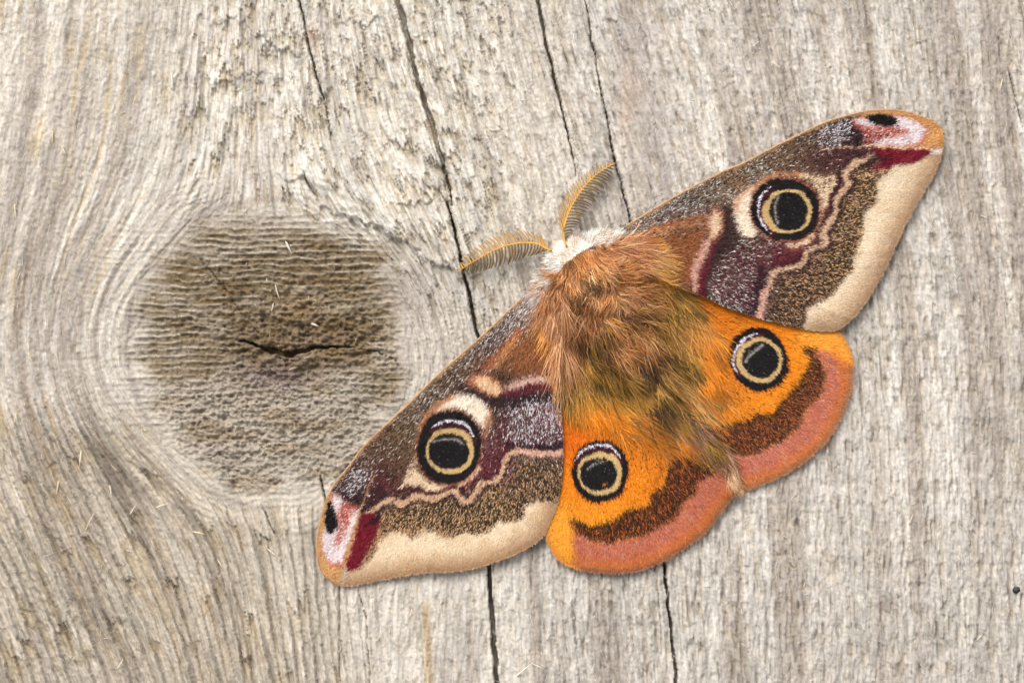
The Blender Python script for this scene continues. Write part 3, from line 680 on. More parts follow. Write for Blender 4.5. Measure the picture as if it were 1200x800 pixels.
# ---------- left forewing
LF_out = [(668, 356), (650, 344), (632, 340), (620, 343), (610, 351), (590, 370), (564, 394.5), (536, 419), (506, 446), (480, 472), (452, 498), (427, 522), (410, 545), (392, 567), (381, 589), (374, 617),
          (371, 640), (374, 662), (384, 677), (398, 685), (410, 686), (424, 684), (460, 677), (495, 671), (535, 669), (572, 661), (610, 646), (635, 630), (647, 607), (655, 585),
          (659, 556), (660, 520), (658, 480), (657, 455), (656, 425), (662, 390)]
LF_mar = [(438, 650), (445, 633), (460, 622), (472, 621), (485, 628), (502, 618.5), (525, 628), (545, 621), (567, 623), (585, 610), (610, 606), (617, 590), (632, 584), (648, 589), (660, 584)]
LF_mpoly = LF_mar + [(664, 600), (640, 640), (570, 672), (480, 690), (400, 694), (404, 672), (422, 664)]
LF_line = [(428, 601), (440, 594), (455, 585), (464, 585), (472, 588), (483, 582), (492, 576), (500, 581), (510, 582), (522, 577), (534, 572), (541, 583), (548, 585), (557, 578), (564, 564), (578, 562), (588, 551), (594, 535), (604, 527), (630, 529), (658, 530)]
LF_eye = ((527.5, 522, 37, 43.5, 8), (528, 527, 28, 27.5, 0), (527, 527.5, 23.6, 21.4, 0), [(507, 500), (519, 493.5), (534, 492), (548, 498), (558, 514)], [(509, 516), (520, 513.5), (535, 514), (543, 518.5)])
def paint_lf(P):
    P.base([(635, 350, (206, 190, 178), .55, .05), (615, 362, (150, 132, 126), .5, .22), (595, 378, (122, 104, 100), .46, .30), (575, 397, (104, 84, 80), .40, .34), (550, 420, (118, 98, 86), .40, .34), (530, 440, (116, 88, 66), .14, .34),
            (505, 465, (124, 102, 82), .26, .36), (480, 490, (124, 102, 82), .24, .36), (460, 510, (122, 92, 66), .10, .36), (475, 500, (130, 100, 72), .08, .34), (440, 530, (116, 86, 66), .12, .36), (425, 550, (100, 72, 62), .28, .36), (410, 570, (92, 64, 60), .36, .34), (412, 582, (54, 36, 36), .06, .4),
            (448, 560, (100, 46, 52), .04, .32), (440, 580, (70, 34, 38), .03, .36), (462, 545, (112, 78, 58), .04, .36), (470, 530, (120, 90, 66), .04, .36),
            (640, 380, (186, 124, 64), 0, .06), (610, 400, (160, 104, 64), .02, .16), (600, 420, (132, 90, 58), .02, .3), (630, 420, (142, 92, 60), .02, .24), (645, 410, (160, 102, 58), .02, .14), (590, 440, (96, 70, 52), .02, .36), (640, 438, (126, 84, 66), .06, .3),
            (565, 430, (140, 88, 62), .08, .28), (560, 470, (70, 48, 42), .03, .3), (590, 480, (84, 60, 54), .16, .3), (620, 485, (94, 72, 66), .48, .34), (640, 495, (98, 74, 70), .50, .34), (605, 505, (86, 64, 60), .42, .34), (640, 515, (72, 46, 48), .3, .36),
            (585, 510, (104, 70, 62), .14, .34), (580, 540, (116, 50, 56), .10, .3), (580, 525, (116, 66, 66), .12, .3), (655, 490, (160, 110, 116), .4, .2),
            (620, 550, (190, 150, 108), .0, .55), (580, 585, (194, 154, 110), .0, .52), (540, 605, (196, 156, 112), .0, .5), (500, 600, (198, 158, 114), .0, .48), (460, 605, (202, 160, 114), .0, .42), (640, 570, (190, 150, 110), .0, .52), (445, 620, (200, 150, 108), 0, .3)])
    P.flecks()
    P.dots([(590, 480), (656, 468), (657, 520), (600, 520), (580, 556), (568, 540)], (104, 36, 54), .30, 6, 7)
    P.stroke([(610, 384), (596, 402), (582, 416), (570, 430)], [5, 6, 6, 5], (200, 108, 66), 3, .75)
    P.stroke([(606, 394), (594, 410), (582, 427)], [4, 6, 4], (224, 164, 100), 3, .85)
    P.fill([(612, 396), (650, 392), (656, 430), (630, 438), (596, 432), (594, 414)], (158, 92, 52), 10, .55)
    P.stroke([(540, 452), (566, 465), (588, 468), (620, 464), (657, 460)], [7, 11, 14, 12, 11], (48, 30, 34), 4, .9)
    P.fill([(552, 440), (570, 437), (586, 446), (590, 455), (580, 463), (562, 455), (550, 447)], (206, 116, 78), 4, .7)
    P.fill([(558, 442), (570, 440), (584, 448), (588, 455), (580, 460), (564, 453)], (236, 198, 156), 3, .95)
    P.stroke([(590, 460), (610, 457), (630, 451), (657, 453)], [5, 7, 8, 9], (94, 26, 42), 3, .9)
    P.stroke([(597, 453), (610, 446), (630, 442), (656, 446)], [7, 9, 9, 8], (228, 184, 168), 3, .9)
    P.dots([(600, 470), (656, 464), (657, 515), (605, 518), (598, 490)], (232, 226, 232), .18, 5, 6)
    P.stroke(LF_line, [14, 15, 16, 16, 15, 14, 12, 12], (46, 26, 28), 1.6, .9)
    P.stroke([(597, 519), (620, 523), (640, 521), (658, 523)], [6, 8, 7, 8], (46, 22, 32), 2.5, .9)
    P.stroke([(570, 555), (580, 553), (589, 540), (594, 524)], [7, 8, 8, 6], (90, 26, 40), 3, .75)
    P.stroke(LF_line, [5, 7, 8, 8, 7, 7.5, 7, 7, 6, 7, 8], (226, 184, 148), 2.0, .95)
    P.stroke([(604, 528), (630, 530), (656, 531)], [5, 7, 8], (232, 178, 164), 3, .6)
    P.dots([(450, 600), (500, 588), (560, 590), (600, 556), (612, 536), (656, 538), (656, 580), (612, 598), (570, 615), (500, 614), (448, 626)], (54, 40, 28), .36, 3, 6)
    P.fill([(522, 467), (540, 459), (558, 463), (571, 473), (575, 485), (570, 499), (562, 494), (552, 483), (534, 477), (512, 481)], (246, 230, 208), 3)
    P.stroke([(494, 500), (502, 484), (518, 470), (530, 464)], [4, 5, 6, 4], (206, 138, 92), 2.5, .85)
    P.stroke([(575, 478), (574, 494), (568, 506)], [5, 6, 5], (196, 128, 86), 3, .7)
    P.fill([(488, 528), (489, 545), (497, 557), (512, 566), (530, 568), (518, 573), (504, 573), (492, 567), (480, 567), (470, 569), (478, 552)], (236, 208, 174), 2.5)
    P.dots([(488, 524), (486, 552), (468, 570), (470, 552)], (104, 70, 54), .32, 3, 7)
    P.stroke([(464, 574), (480, 571), (492, 571), (506, 577), (520, 574), (534, 567)], [4, 4, 3.4, 3.4, 3, 3], (74, 26, 34), 1.4, .85)
    P.stroke([(540, 565), (553, 556), (562, 545)], [5, 7, 5], (236, 194, 162), 1.8)
    P.stroke([(542, 573), (552, 566), (562, 553)], [4, 6, 3], (84, 22, 38), 2, .7)
    P.eye(*LF_eye, (172, 92, 62))
    P.fill([(384, 580), (364, 620), (364, 670), (384, 692), (410, 694), (414, 660), (424, 606), (404, 584)], (216, 164, 108), 4)
    P.fill([(428, 600), (447, 603), (441, 624), (433, 642), (423, 660), (412, 668), (407, 662), (414, 638), (421, 614)], (116, 20, 36), 2.2)
    P.stroke([(447, 600), (437, 610), (430, 615)], [4, 7, 4], (40, 14, 20), 2.5, .85)
    P.fill([(392, 577), (408, 582), (420, 592), (416, 612), (408, 640), (402, 660), (390, 659), (380, 645), (380, 628), (386, 600)], (188, 84, 68), 3, .9)
    P.fill([(392, 578), (404, 584), (398, 602), (398, 622), (394, 640), (404, 628), (412, 606), (421, 594), (418, 612), (409, 640), (402, 657), (390, 656), (381, 642), (380, 622), (388, 600)], (238, 228, 228), 3.2, .94)
    P.fill([(403, 588), (411, 589), (409, 604), (402, 622), (397, 632), (399, 612)], (176, 80, 66), 4, .8)
    P.dots([(398, 584), (416, 588), (410, 616), (396, 640), (394, 620)], (232, 210, 204), .30, 3, 7)
    P.stroke([(404, 580), (412, 582), (422, 584)], [8, 12, 8], (46, 26, 28), 4, .8)
    P.dots([(408, 560), (424, 548), (430, 556), (420, 574), (406, 578)], (226, 220, 226), .35, 4, 6)
    P.fill([(383, 592), (390, 588), (396, 598), (396, 614), (390, 623), (382, 614)], (20, 15, 16), 1.6)
    P.stroke([(444, 548), (427, 585), (417, 615), (407, 650), (402, 684)], [1.2, 2, 2.6, 2.8, 2.6], (206, 150, 108), .8, .9)
    P.stroke([(374, 617), (371, 640), (376, 664), (388, 677), (400, 683)], [6, 8, 13, 14, 10], (214, 162, 108), 4)
    P.stroke(LF_out[4:17], 4.2, (194, 152, 108), 1.3, .9)
    a = P.fill(LF_mpoly, (230, 207, 174), 2.6)
    de, _ = seg_dist(P.X, P.Y, catmull(LF_out[18:30], 4, False))
    P._ap(a * (1 - smooth(2, 34, de)) * .95, (182, 142, 106))
    P._ap(a * smooth(.45, .8, noise(P.X / 14, P.Y / 14, 3)) * .25, (204, 166, 122))
    P.stroke([(404, 664), (402.5, 684)], 3, (190, 180, 172), 1.0, .9)

# ---------- hindwings
LH_out = [(668, 400), (662, 440), (650, 470), (646, 540), (650, 590), (644, 607), (639.5, 622), (642, 636), (650, 650), (662, 660), (680, 667.5), (705, 671), (730, 671), (755, 666), (780, 656), (805, 640), (830, 620), (850, 593),
          (866, 574), (867, 562), (859, 540), (847, 522), (830, 504), (810, 490), (790, 470), (770, 448), (745, 420), (710, 395)]
LH_up = [(668, 606), (692, 615), (717, 610), (737, 597), (760, 592), (765, 577), (780, 567), (785, 550), (792, 538), (812, 530)]
LH_lo = [(846, 546), (830, 555), (815, 566), (814, 577), (797, 590), (790, 605), (770, 615), (755, 626), (730, 627), (712, 634), (685, 627), (674, 619)]
LH_eye = ((703, 549.5, 33, 37, 0), (703, 553, 25.5, 25.5, 0), (701.5, 554, 21, 19.6, 0), [(672.5, 541), (682, 527), (697.5, 520.5), (714, 521.5), (727.5, 535)], [(689, 548), (697.5, 541.5), (708, 539.5)])
def paint_lh(P):
    P.base([(670, 430, (150, 98, 34), 0, .2), (720, 440, (130, 88, 38), 0, .3), (690, 480, (222, 128, 26), 0, .03), (740, 500, (206, 118, 28), 0, .12), (780, 500, (150, 92, 40), 0, .34), (660, 560, (238, 140, 26), 0, 0), (670, 520, (228, 112, 18), 0, .02),
            (745, 560, (236, 138, 26), 0, .02), (700, 600, (240, 148, 34), 0, .01), (760, 540, (226, 128, 30), 0, .08), (800, 520, (150, 96, 56), 0, .3), (820, 520, (172, 118, 92), .02, .22), (840, 530, (140, 104, 76), 0, .3), (655, 620, (240, 160, 48), 0, 0)])
    P.flecks()
    P.stroke([(772, 536), (774, 550), (764, 566), (752, 574)], 3, (176, 92, 20), 2, .55)
    P.fill(LH_up + LH_lo, (92, 50, 26), 5)
    P.dots(LH_up + LH_lo, (34, 24, 18), .52, 6, 6)
    P.dots(LH_up + LH_lo, (190, 98, 40), .20, 2, 7)
    P.stroke(LH_up, 5, (40, 26, 16), 2.5, .6); P.stroke(LH_lo[2:], 4, (44, 28, 20), 2.5, .6)
    mp = LH_lo + [(668, 625), (672, 660), (720, 680), (800, 655), (872, 580), (864, 552)]
    a = P.fill(mp, (184, 106, 88), 3); MM = (P.R[2] < .22) & (a > .5); P.col[MM] = (198, 128, 104); MM = (P.R[3] < .22) & (a > .5); P.col[MM] = (196, 96, 46); MM = (P.R[5] < .12) & (a > .5); P.col[MM] = (156, 82, 62)
    de, _ = seg_dist(P.X, P.Y, catmull(LH_out[6:20], 4, False))
    P._ap(a * (1 - smooth(10, 26, de)) * .85, (202, 110, 54))
    P._ap(a * (1 - smooth(2, 11, de)) * .7, (138, 104, 78))
    P._ap(a * smooth(.5, .8, noise(P.X / 9, P.Y / 9, 2)) * .35, (206, 122, 84))
    P.fill([(650, 590), (666, 600), (672, 625), (670, 655), (655, 655), (640, 635), (638, 615)], (242, 162, 50), 5, .95)
    P._ap((1 - smooth(2, 8, de)) * (P.X < 680) * .5, (206, 140, 92))
    for v_ in ([(690, 630), (688, 650), (684, 667)], [(725, 630), (728, 652), (730, 670)], [(765, 620), (772, 640), (776, 656)], [(798, 592), (814, 612), (822, 624)]):
        P.stroke(v_, 1.2, (220, 160, 130), .8, .35)
    P.eye(*LH_eye, (226, 112, 22))
    P.stroke([(706, 566), (712, 565)], 2, (214, 130, 30), .8, .8)

RH_out = [(742, 330), (775, 322), (810, 330), (850, 345), (900, 362), (945, 374), (978, 384), (991, 399), (998.5, 417), (1000, 437), (996, 461), (986, 488), (972, 513), (950, 535), (923, 554), (895, 567), (873, 575), (858, 576),
          (835, 560), (800, 520), (770, 480), (742, 440), (730, 400)]
RH_up = [(943, 408), (949, 422), (939.5, 441.5), (925.7, 460.7), (912, 474.5), (903.7, 486), (884.5, 488), (870.7, 495), (848.7, 496.5), (838, 500)]
RH_lo = [(845, 528), (857, 530), (873, 532), (895.5, 524), (912, 515.7), (932.6, 499), (942, 478), (960, 460.7), (963.5, 430), (955, 411)]
RH_eye = ((887, 419.3, 33.5, 38, -28), (889, 421, 26.5, 26, 30), (890, 420.8, 21, 20.6, 45), [(888.6, 389.5), (871, 396.5), (860.5, 410), (858, 424), (863, 436)], [(872, 423.6), (879, 414), (892.7, 403.5)])
def paint_rh(P):
    P.base([(760, 340, (120, 82, 40), 0, .2), (790, 370, (160, 106, 40), 0, .16), (770, 410, (140, 96, 40), 0, .25), (830, 370, (230, 128, 24), 0, .03), (850, 440, (224, 130, 34), 0, .08), (820, 430, (196, 120, 40), 0, .2), (840, 470, (206, 126, 40), 0, .16),
            (900, 385, (236, 136, 26), 0, .01), (930, 430, (240, 144, 30), 0, .01), (890, 470, (240, 146, 34), 0, .02), (870, 480, (226, 134, 34), 0, .1), (960, 395, (244, 164, 56), 0, 0), (980, 400, (240, 156, 56), 0, 0), (810, 460, (170, 108, 50), 0, .25), (820, 490, (150, 96, 60), 0, .2)])
    P.flecks()
    P.stroke([(895, 478), (915, 462), (930, 446)], 2.5, (196, 104, 22), 2, .4)
    P.fill(RH_up + RH_lo, (104, 58, 32), 5)
    P.dots(RH_up + RH_lo, (34, 24, 18), .48, 6, 6)
    P.dots(RH_up + RH_lo, (182, 100, 56), .24, 2, 7)
    P.stroke(RH_up, 5, (38, 26, 16), 2.5, .7); P.stroke(RH_lo[1:-1], 4, (40, 26, 20), 2.5, .6)
    mp = RH_lo[::-1] + [(840, 545), (862, 585), (930, 560), (985, 505), (1006, 440), (996, 425), (975, 412)]
    a = P.fill(mp, (190, 112, 96), 3); MM = (P.R[2] < .22) & (a > .5); P.col[MM] = (202, 134, 114); MM = (P.R[3] < .22) & (a > .5); P.col[MM] = (200, 102, 50); MM = (P.R[5] < .12) & (a > .5); P.col[MM] = (160, 88, 68)
    de, _ = seg_dist(P.X, P.Y, catmull(RH_out[6:18], 4, False))
    P._ap(a * (1 - smooth(10, 26, de)) * .8, (206, 116, 60))
    P._ap(a * (1 - smooth(2, 11, de)) * .7, (138, 108, 84))
    P._ap(a * smooth(.5, .8, noise(P.X / 9, P.Y / 9, 2)) * .35, (210, 128, 92))
    P.fill([(955, 385), (985, 390), (998, 415), (996, 428), (976, 416), (958, 406)], (244, 164, 58), 5, .95)
    P.stroke([(975, 412), (985, 430), (990, 450)], 8, (214, 116, 40), 6, .5)
    P._ap((1 - smooth(2, 8, de)) * .4, (196, 140, 96))
    for v_ in ([(958, 462), (975, 478), (990, 482)], [(940, 484), (956, 505), (966, 520)], [(910, 518), (920, 540), (924, 552)], [(880, 531), (884, 552), (884, 568)], [(965, 425), (985, 437), (999, 440)]):
        P.stroke(v_, 1.2, (224, 170, 140), .8, .4)
    P.eye(*RH_eye, (226, 112, 22))

# ---------- wing surface heights
def edge_droop(X, Y, crv, k=5.0, w=9.0):
    d, _ = seg_dist(X, Y, crv); return k * np.exp(-d / w)
RFm = catmull(RF_out[13:26], 3, False); LFm = catmull(LF_out[17:30], 3, False)
LHm = catmull(LH_out[4:20], 3, False); RHm = catmull(RH_out[5:18], 3, False)
def puff(X, Y, crv, n):
    d, t = seg_dist(X, Y, crv); return 1.5 * np.abs(np.sin(math.pi * n * t)) ** 0.6 * np.exp(-((d - 14) / 16) ** 2)
def veins(X, Y, bx, by, n, a0, amp):
    an = np.arctan2(Y - by, X - bx); r = np.hypot(X - bx, Y - by)
    c_ = np.cos((an + 0.05 * np.sin(r / 60)) * n + a0)
    return amp * (0.5 * c_ + 1.3 * np.clip(c_, 0, 1) ** 24) * smooth(60, 160, r)
def z_rf(X, Y):
    t = np.clip(np.hypot(X - 725, Y - 292) / 390, 0, 1)
    return 36 - 28 * t ** 0.75 - edge_droop(X, Y, RFm, 2.6, 7) + puff(X, Y, RFm, 8) + veins(X, Y, 730, 285, 22, 0.4, 1.0) + 0.5 * sn(X / 20, Y / 20, 1)
def z_lf(X, Y):
    t = np.clip(np.hypot(X - 645, Y - 360) / 390, 0, 1)
    return 36 - 28 * t ** 0.75 - edge_droop(X, Y, LFm, 2.6, 7) + puff(X, Y, LFm, 7) + veins(X, Y, 650, 350, 22, 0.1, 1.0) + 0.5 * sn(X / 20, Y / 20, 2)
def z_lh(X, Y):
    t = np.clip(np.hypot(X - 690, Y - 400) / 270, 0, 1)
    d, _ = seg_dist(X, Y, [(715, 410), (770, 450), (800, 481), (866, 570)])
    return 21 - 13.5 * t ** 0.7 - edge_droop(X, Y, LHm, 2.4, 7) + veins(X, Y, 690, 390, 18, 0.2, 0.9) + (6 + 22 * (1 - t)) * np.exp(-(d / 24) ** 2) + 2.0 * smooth(0.25, .6, t)
def z_rh(X, Y):
    t = np.clip(np.hypot(X - 755, Y - 345) / 270, 0, 1)
    return 19 - 11 * t ** 0.7 - edge_droop(X, Y, RHm, 2.4, 7) + veins(X, Y, 750, 340, 18, 0.7, 0.9) - 2 * (1 - smooth(0, 60, seg_dist(X, Y, [(770, 450), (866, 575)])[0]))

def edge_of(x, y, poly): return seg_dist(x, y, poly[::2], True)[0]
def make_wing(name, label, outline, paint, zf, base, eyes, margin_poly, dens, slen, swid, eye_label, margin_label):
    poly = catmull(outline, 6)
    lo, hi = poly.min(0) - 2, poly.max(0) + 2
    st = 1.4
    xs = np.arange(lo[0], hi[0], st); ys = np.arange(lo[1], hi[1], st)
    A, B = np.meshgrid(xs, ys); nx, ny = len(xs), len(ys)
    ins = inside(A + st / 2, B + st / 2, poly)[:-1, :-1]
    ii = np.arange(nx * ny).reshape(ny, nx)
    q = np.stack([ii[:-1, :-1], ii[1:, :-1], ii[1:, 1:], ii[:-1, 1:]], -1)[ins]
    cnt = np.zeros(nx * ny, int); np.add.at(cnt, q.ravel(), 1)
    a, b = A.ravel().copy(), B.ravel().copy()
    bd = (cnt > 0) & (cnt < 4)
    # snap the rim onto the true outline
    p2 = np.vstack([poly, poly[:1]]); bx_, by_ = a[bd], b[bd]; best = np.full(len(bx_), 1e9); nxn, nyn = bx_.copy(), by_.copy()
    for i in range(len(poly)):
        d = p2[i + 1] - p2[i]; t = np.clip(((bx_ - p2[i, 0]) * d[0] + (by_ - p2[i, 1]) * d[1]) / (d @ d + 1e-9), 0, 1)
        cx, cy = p2[i, 0] + t * d[0], p2[i, 1] + t * d[1]; dd = np.hypot(bx_ - cx, by_ - cy); m = dd < best
        best = np.where(m, dd, best); nxn = np.where(m, cx, nxn); nyn = np.where(m, cy, nyn)
    a[bd], b[bd] = nxn, nyn
    use = cnt > 0; mp = np.cumsum(use) - 1; a, b = a[use], b[use]; q = mp[q]; rim = bd[use]
    z = zf(a, b)
    R = [np.clip(noise(a / 2.0, b / 2.0, k) * 1.25 - .125, 0, 1) for k in range(8)]
    P = Paint(a, b, R); paint(P)
    Lc = lin(P.col) * 0.90
    zb = z - np.where(rim, 0.0, 1.6)
    # scales: small hair-like blades lying on the wing
    area = len(q) * st * st; n = int(area * dens)
    ra = rng.uniform(lo[0], hi[0], int(n * ((hi - lo).prod() / area) * 1.05)); rb = rng.uniform(lo[1], hi[1], len(ra))
    m = inside(ra, rb, poly); ra, rb = ra[m], rb[m]; n = len(ra)
    Rs = [rng.random(n) for _ in range(8)]
    Ps = Paint(ra, rb, Rs); paint(Ps)
    e0 = eyes[0]; de = np.hypot((ra - e0[0]) / e0[2], (rb - e0[1]) / e0[3])
    ineye = de < 1.0; fl = Ps.fl
    mg0 = sdist(ra, rb, catmull(margin_poly, 3)) < 0
    Ls = lin(Ps.col) * np.where(mg0, rng.uniform(0.84, 1.09, n), rng.uniform(0.78, 1.12, n))[:, None] * 0.93
    dx, dy = ra - base[0], rb - base[1]; an = np.arctan2(dy, dx) + rng.normal(0, 0.28, n)
    ln = slen * rng.uniform(0.6, 1.35, n) * np.where(ineye, 0.6, 1.0); wd_ = swid * rng.uniform(0.7, 1.3, n) * np.where(ineye, 0.9, 1)
    ln = np.where(fl, ln * 1.25, ln); wd_ = np.where(fl, wd_ * 0.75, wd_)
    ed = edge_of(ra, rb, poly); near = 1 - smooth(3, 11, ed)
    mg = sdist(ra, rb, catmull(margin_poly, 3)) < 0
    ln = ln * (1 - 0.5 * near); wd_ = wd_ * (1 - 0.3 * near)
    zr = zf(ra, rb); ux, uy = np.cos(an), np.sin(an)
    tx, ty = ra + ux * ln, rb + uy * ln; mx, my = ra + ux * ln * .45, rb + uy * ln * .45
    zt = zf(tx, ty)
    calm = np.where(ineye, 0.6, 1) * np.where(mg, 0.42 if name == 'forewing' else 0.8, 1); lift = rng.gamma(2.0, 0.28, n) * calm; tw = rng.normal(0, 0.22, n) * calm
    vs = np.stack([np.stack([ra, rb, zr + 0.15], -1), np.stack([mx - uy * wd_ / 2, my + ux * wd_ / 2, (zr + zt) / 2 + 0.3 + lift * .7 + tw], -1),
                   np.stack([tx, ty, zt + 0.25 + lift], -1), np.stack([mx + uy * wd_ / 2, my - ux * wd_ / 2, (zr + zt) / 2 + 0.3 + lift * .7 - tw], -1)], 1)
    # partition: eyespot patch, margin, blade
    fcx, fcy = a[q].mean(1), b[q].mean(1)
    def reg(x, y):
        r = np.zeros(len(x), int)
        r[sdist(x, y, catmull(margin_poly, 3)) < 0] = 2
        r[np.hypot((x - e0[0]) / (e0[2] + 1), (y - e0[1]) / (e0[3] + 1)) < 1] = 1
        return r
    rq, rs = reg(fcx, fcy), reg(ra, rb)
    objs = []
    for k, (nm, lb) in enumerate([(name, label), ('eyespot', eye_label), ('wing_margin', margin_label)]):
        fq = q[rq == k]; us = np.zeros(len(a), bool); us[fq.ravel()] = True; m2 = np.cumsum(us) - 1
        vv = [world(a[us], b[us], z[us])]; cc = [Lc[us]]; ff = [m2[fq]]; off = us.sum()
        if k == 0:      # underside of the whole wing
            vv.append(world(a, b, zb)); cc.append(np.repeat(lin((170, 130, 100))[None], len(a), 0)); ff.append(q[:, ::-1] + off); off += len(a)
        sv = vs[rs == k]; ns = len(sv)
        vv.append(world(sv[..., 0], sv[..., 1], sv[..., 2]).reshape(-1, 3)); cc.append(np.repeat(Ls[rs == k], 4, 0))
        i4 = np.arange(ns)[:, None] * 4 + off
        ff.append(np.vstack([i4 + [0, 1, 3], i4 + [1, 2, 3]]))
        o = mesh_obj(nm, np.vstack(vv), ff, M_scale, None, np.vstack(cc)); o['label'] = lb
        if k == 0: under_moth(o); objs.append(o)
        else: o.parent = objs[0]
    return objs[0]

rf_w = make_wing('forewing', 'upper right brown and white speckled forewing with crimson tip', RF_out, paint_rf, z_rf, (690, 300), RF_eye, RF_mpoly, 1.05, 4.8, 0.95, 'black eyespot with tan ring on brown wing', 'cream outer margin')
lf_w = make_wing('forewing', 'brown and white speckled forewing whose tip lies by the knot', LF_out, paint_lf, z_lf, (650, 310), LF_eye, LF_mpoly, 1.05, 4.8, 0.95, 'black eyespot with tan ring on brown wing', 'cream outer margin')
RH_mp = RH_lo[::-1] + [(840, 545), (862, 585), (930, 560), (985, 505), (1006, 440), (996, 400), (975, 380), (958, 385)]
LH_mp = LH_lo + [(668, 606), (655, 590), (640, 590), (632, 625), (650, 665), (720, 680), (800, 655), (872, 580), (864, 552)]
rh_w = make_wing('hindwing', 'orange hindwing partly tucked under the other hindwing', RH_out, paint_rh, z_rh, (735, 335), RH_eye, RH_mp, 0.95, 5.8, 0.92, 'black eyespot with tan ring on orange wing', 'dusty pink outer margin')
lh_w = make_wing('hindwing', 'orange hindwing lying over the other hindwing', LH_out, paint_lh, z_lh, (690, 385), LH_eye, LH_mp, 0.95, 5.8, 0.92, 'black eyespot with tan ring on orange wing', 'dusty pink outer margin')

# leading-edge ribs of the forewings
for pts, zf, wng in ((RF_out[1:13], z_rf, rf_w), (LF_out[4:18], z_lf, lf_w)):
    c = catmull(pts, 4, False); zc = zf(c[:, 0], c[:, 1])
    r = np.full(len(c), 1.15); cc = np.repeat(lin((186, 148, 112))[None], len(c), 0) * rng.uniform(0.85, 1.1, len(c))[:, None]
    v, f, col = tubes(np.column_stack([c, zc - 0.3])[None], r[None], cc[None], 6)
    o = mesh_obj('costal_rib', v, [f], M_scale, wng, col)

# ---- fur
def in_wing(x, y, poly): return inside(x, y, catmull(poly, 3))
def zsurf(x, y):
    z = np.maximum(zbody(x, y), 2.0)
    for poly, zf in ((RH_out, z_rh), (LH_out, z_lh), (RF_out, z_rf), (LF_out, z_lf)):
        z = np.where(in_wing(x, y, poly), np.maximum(z, zf(x, y)), z)
    return z

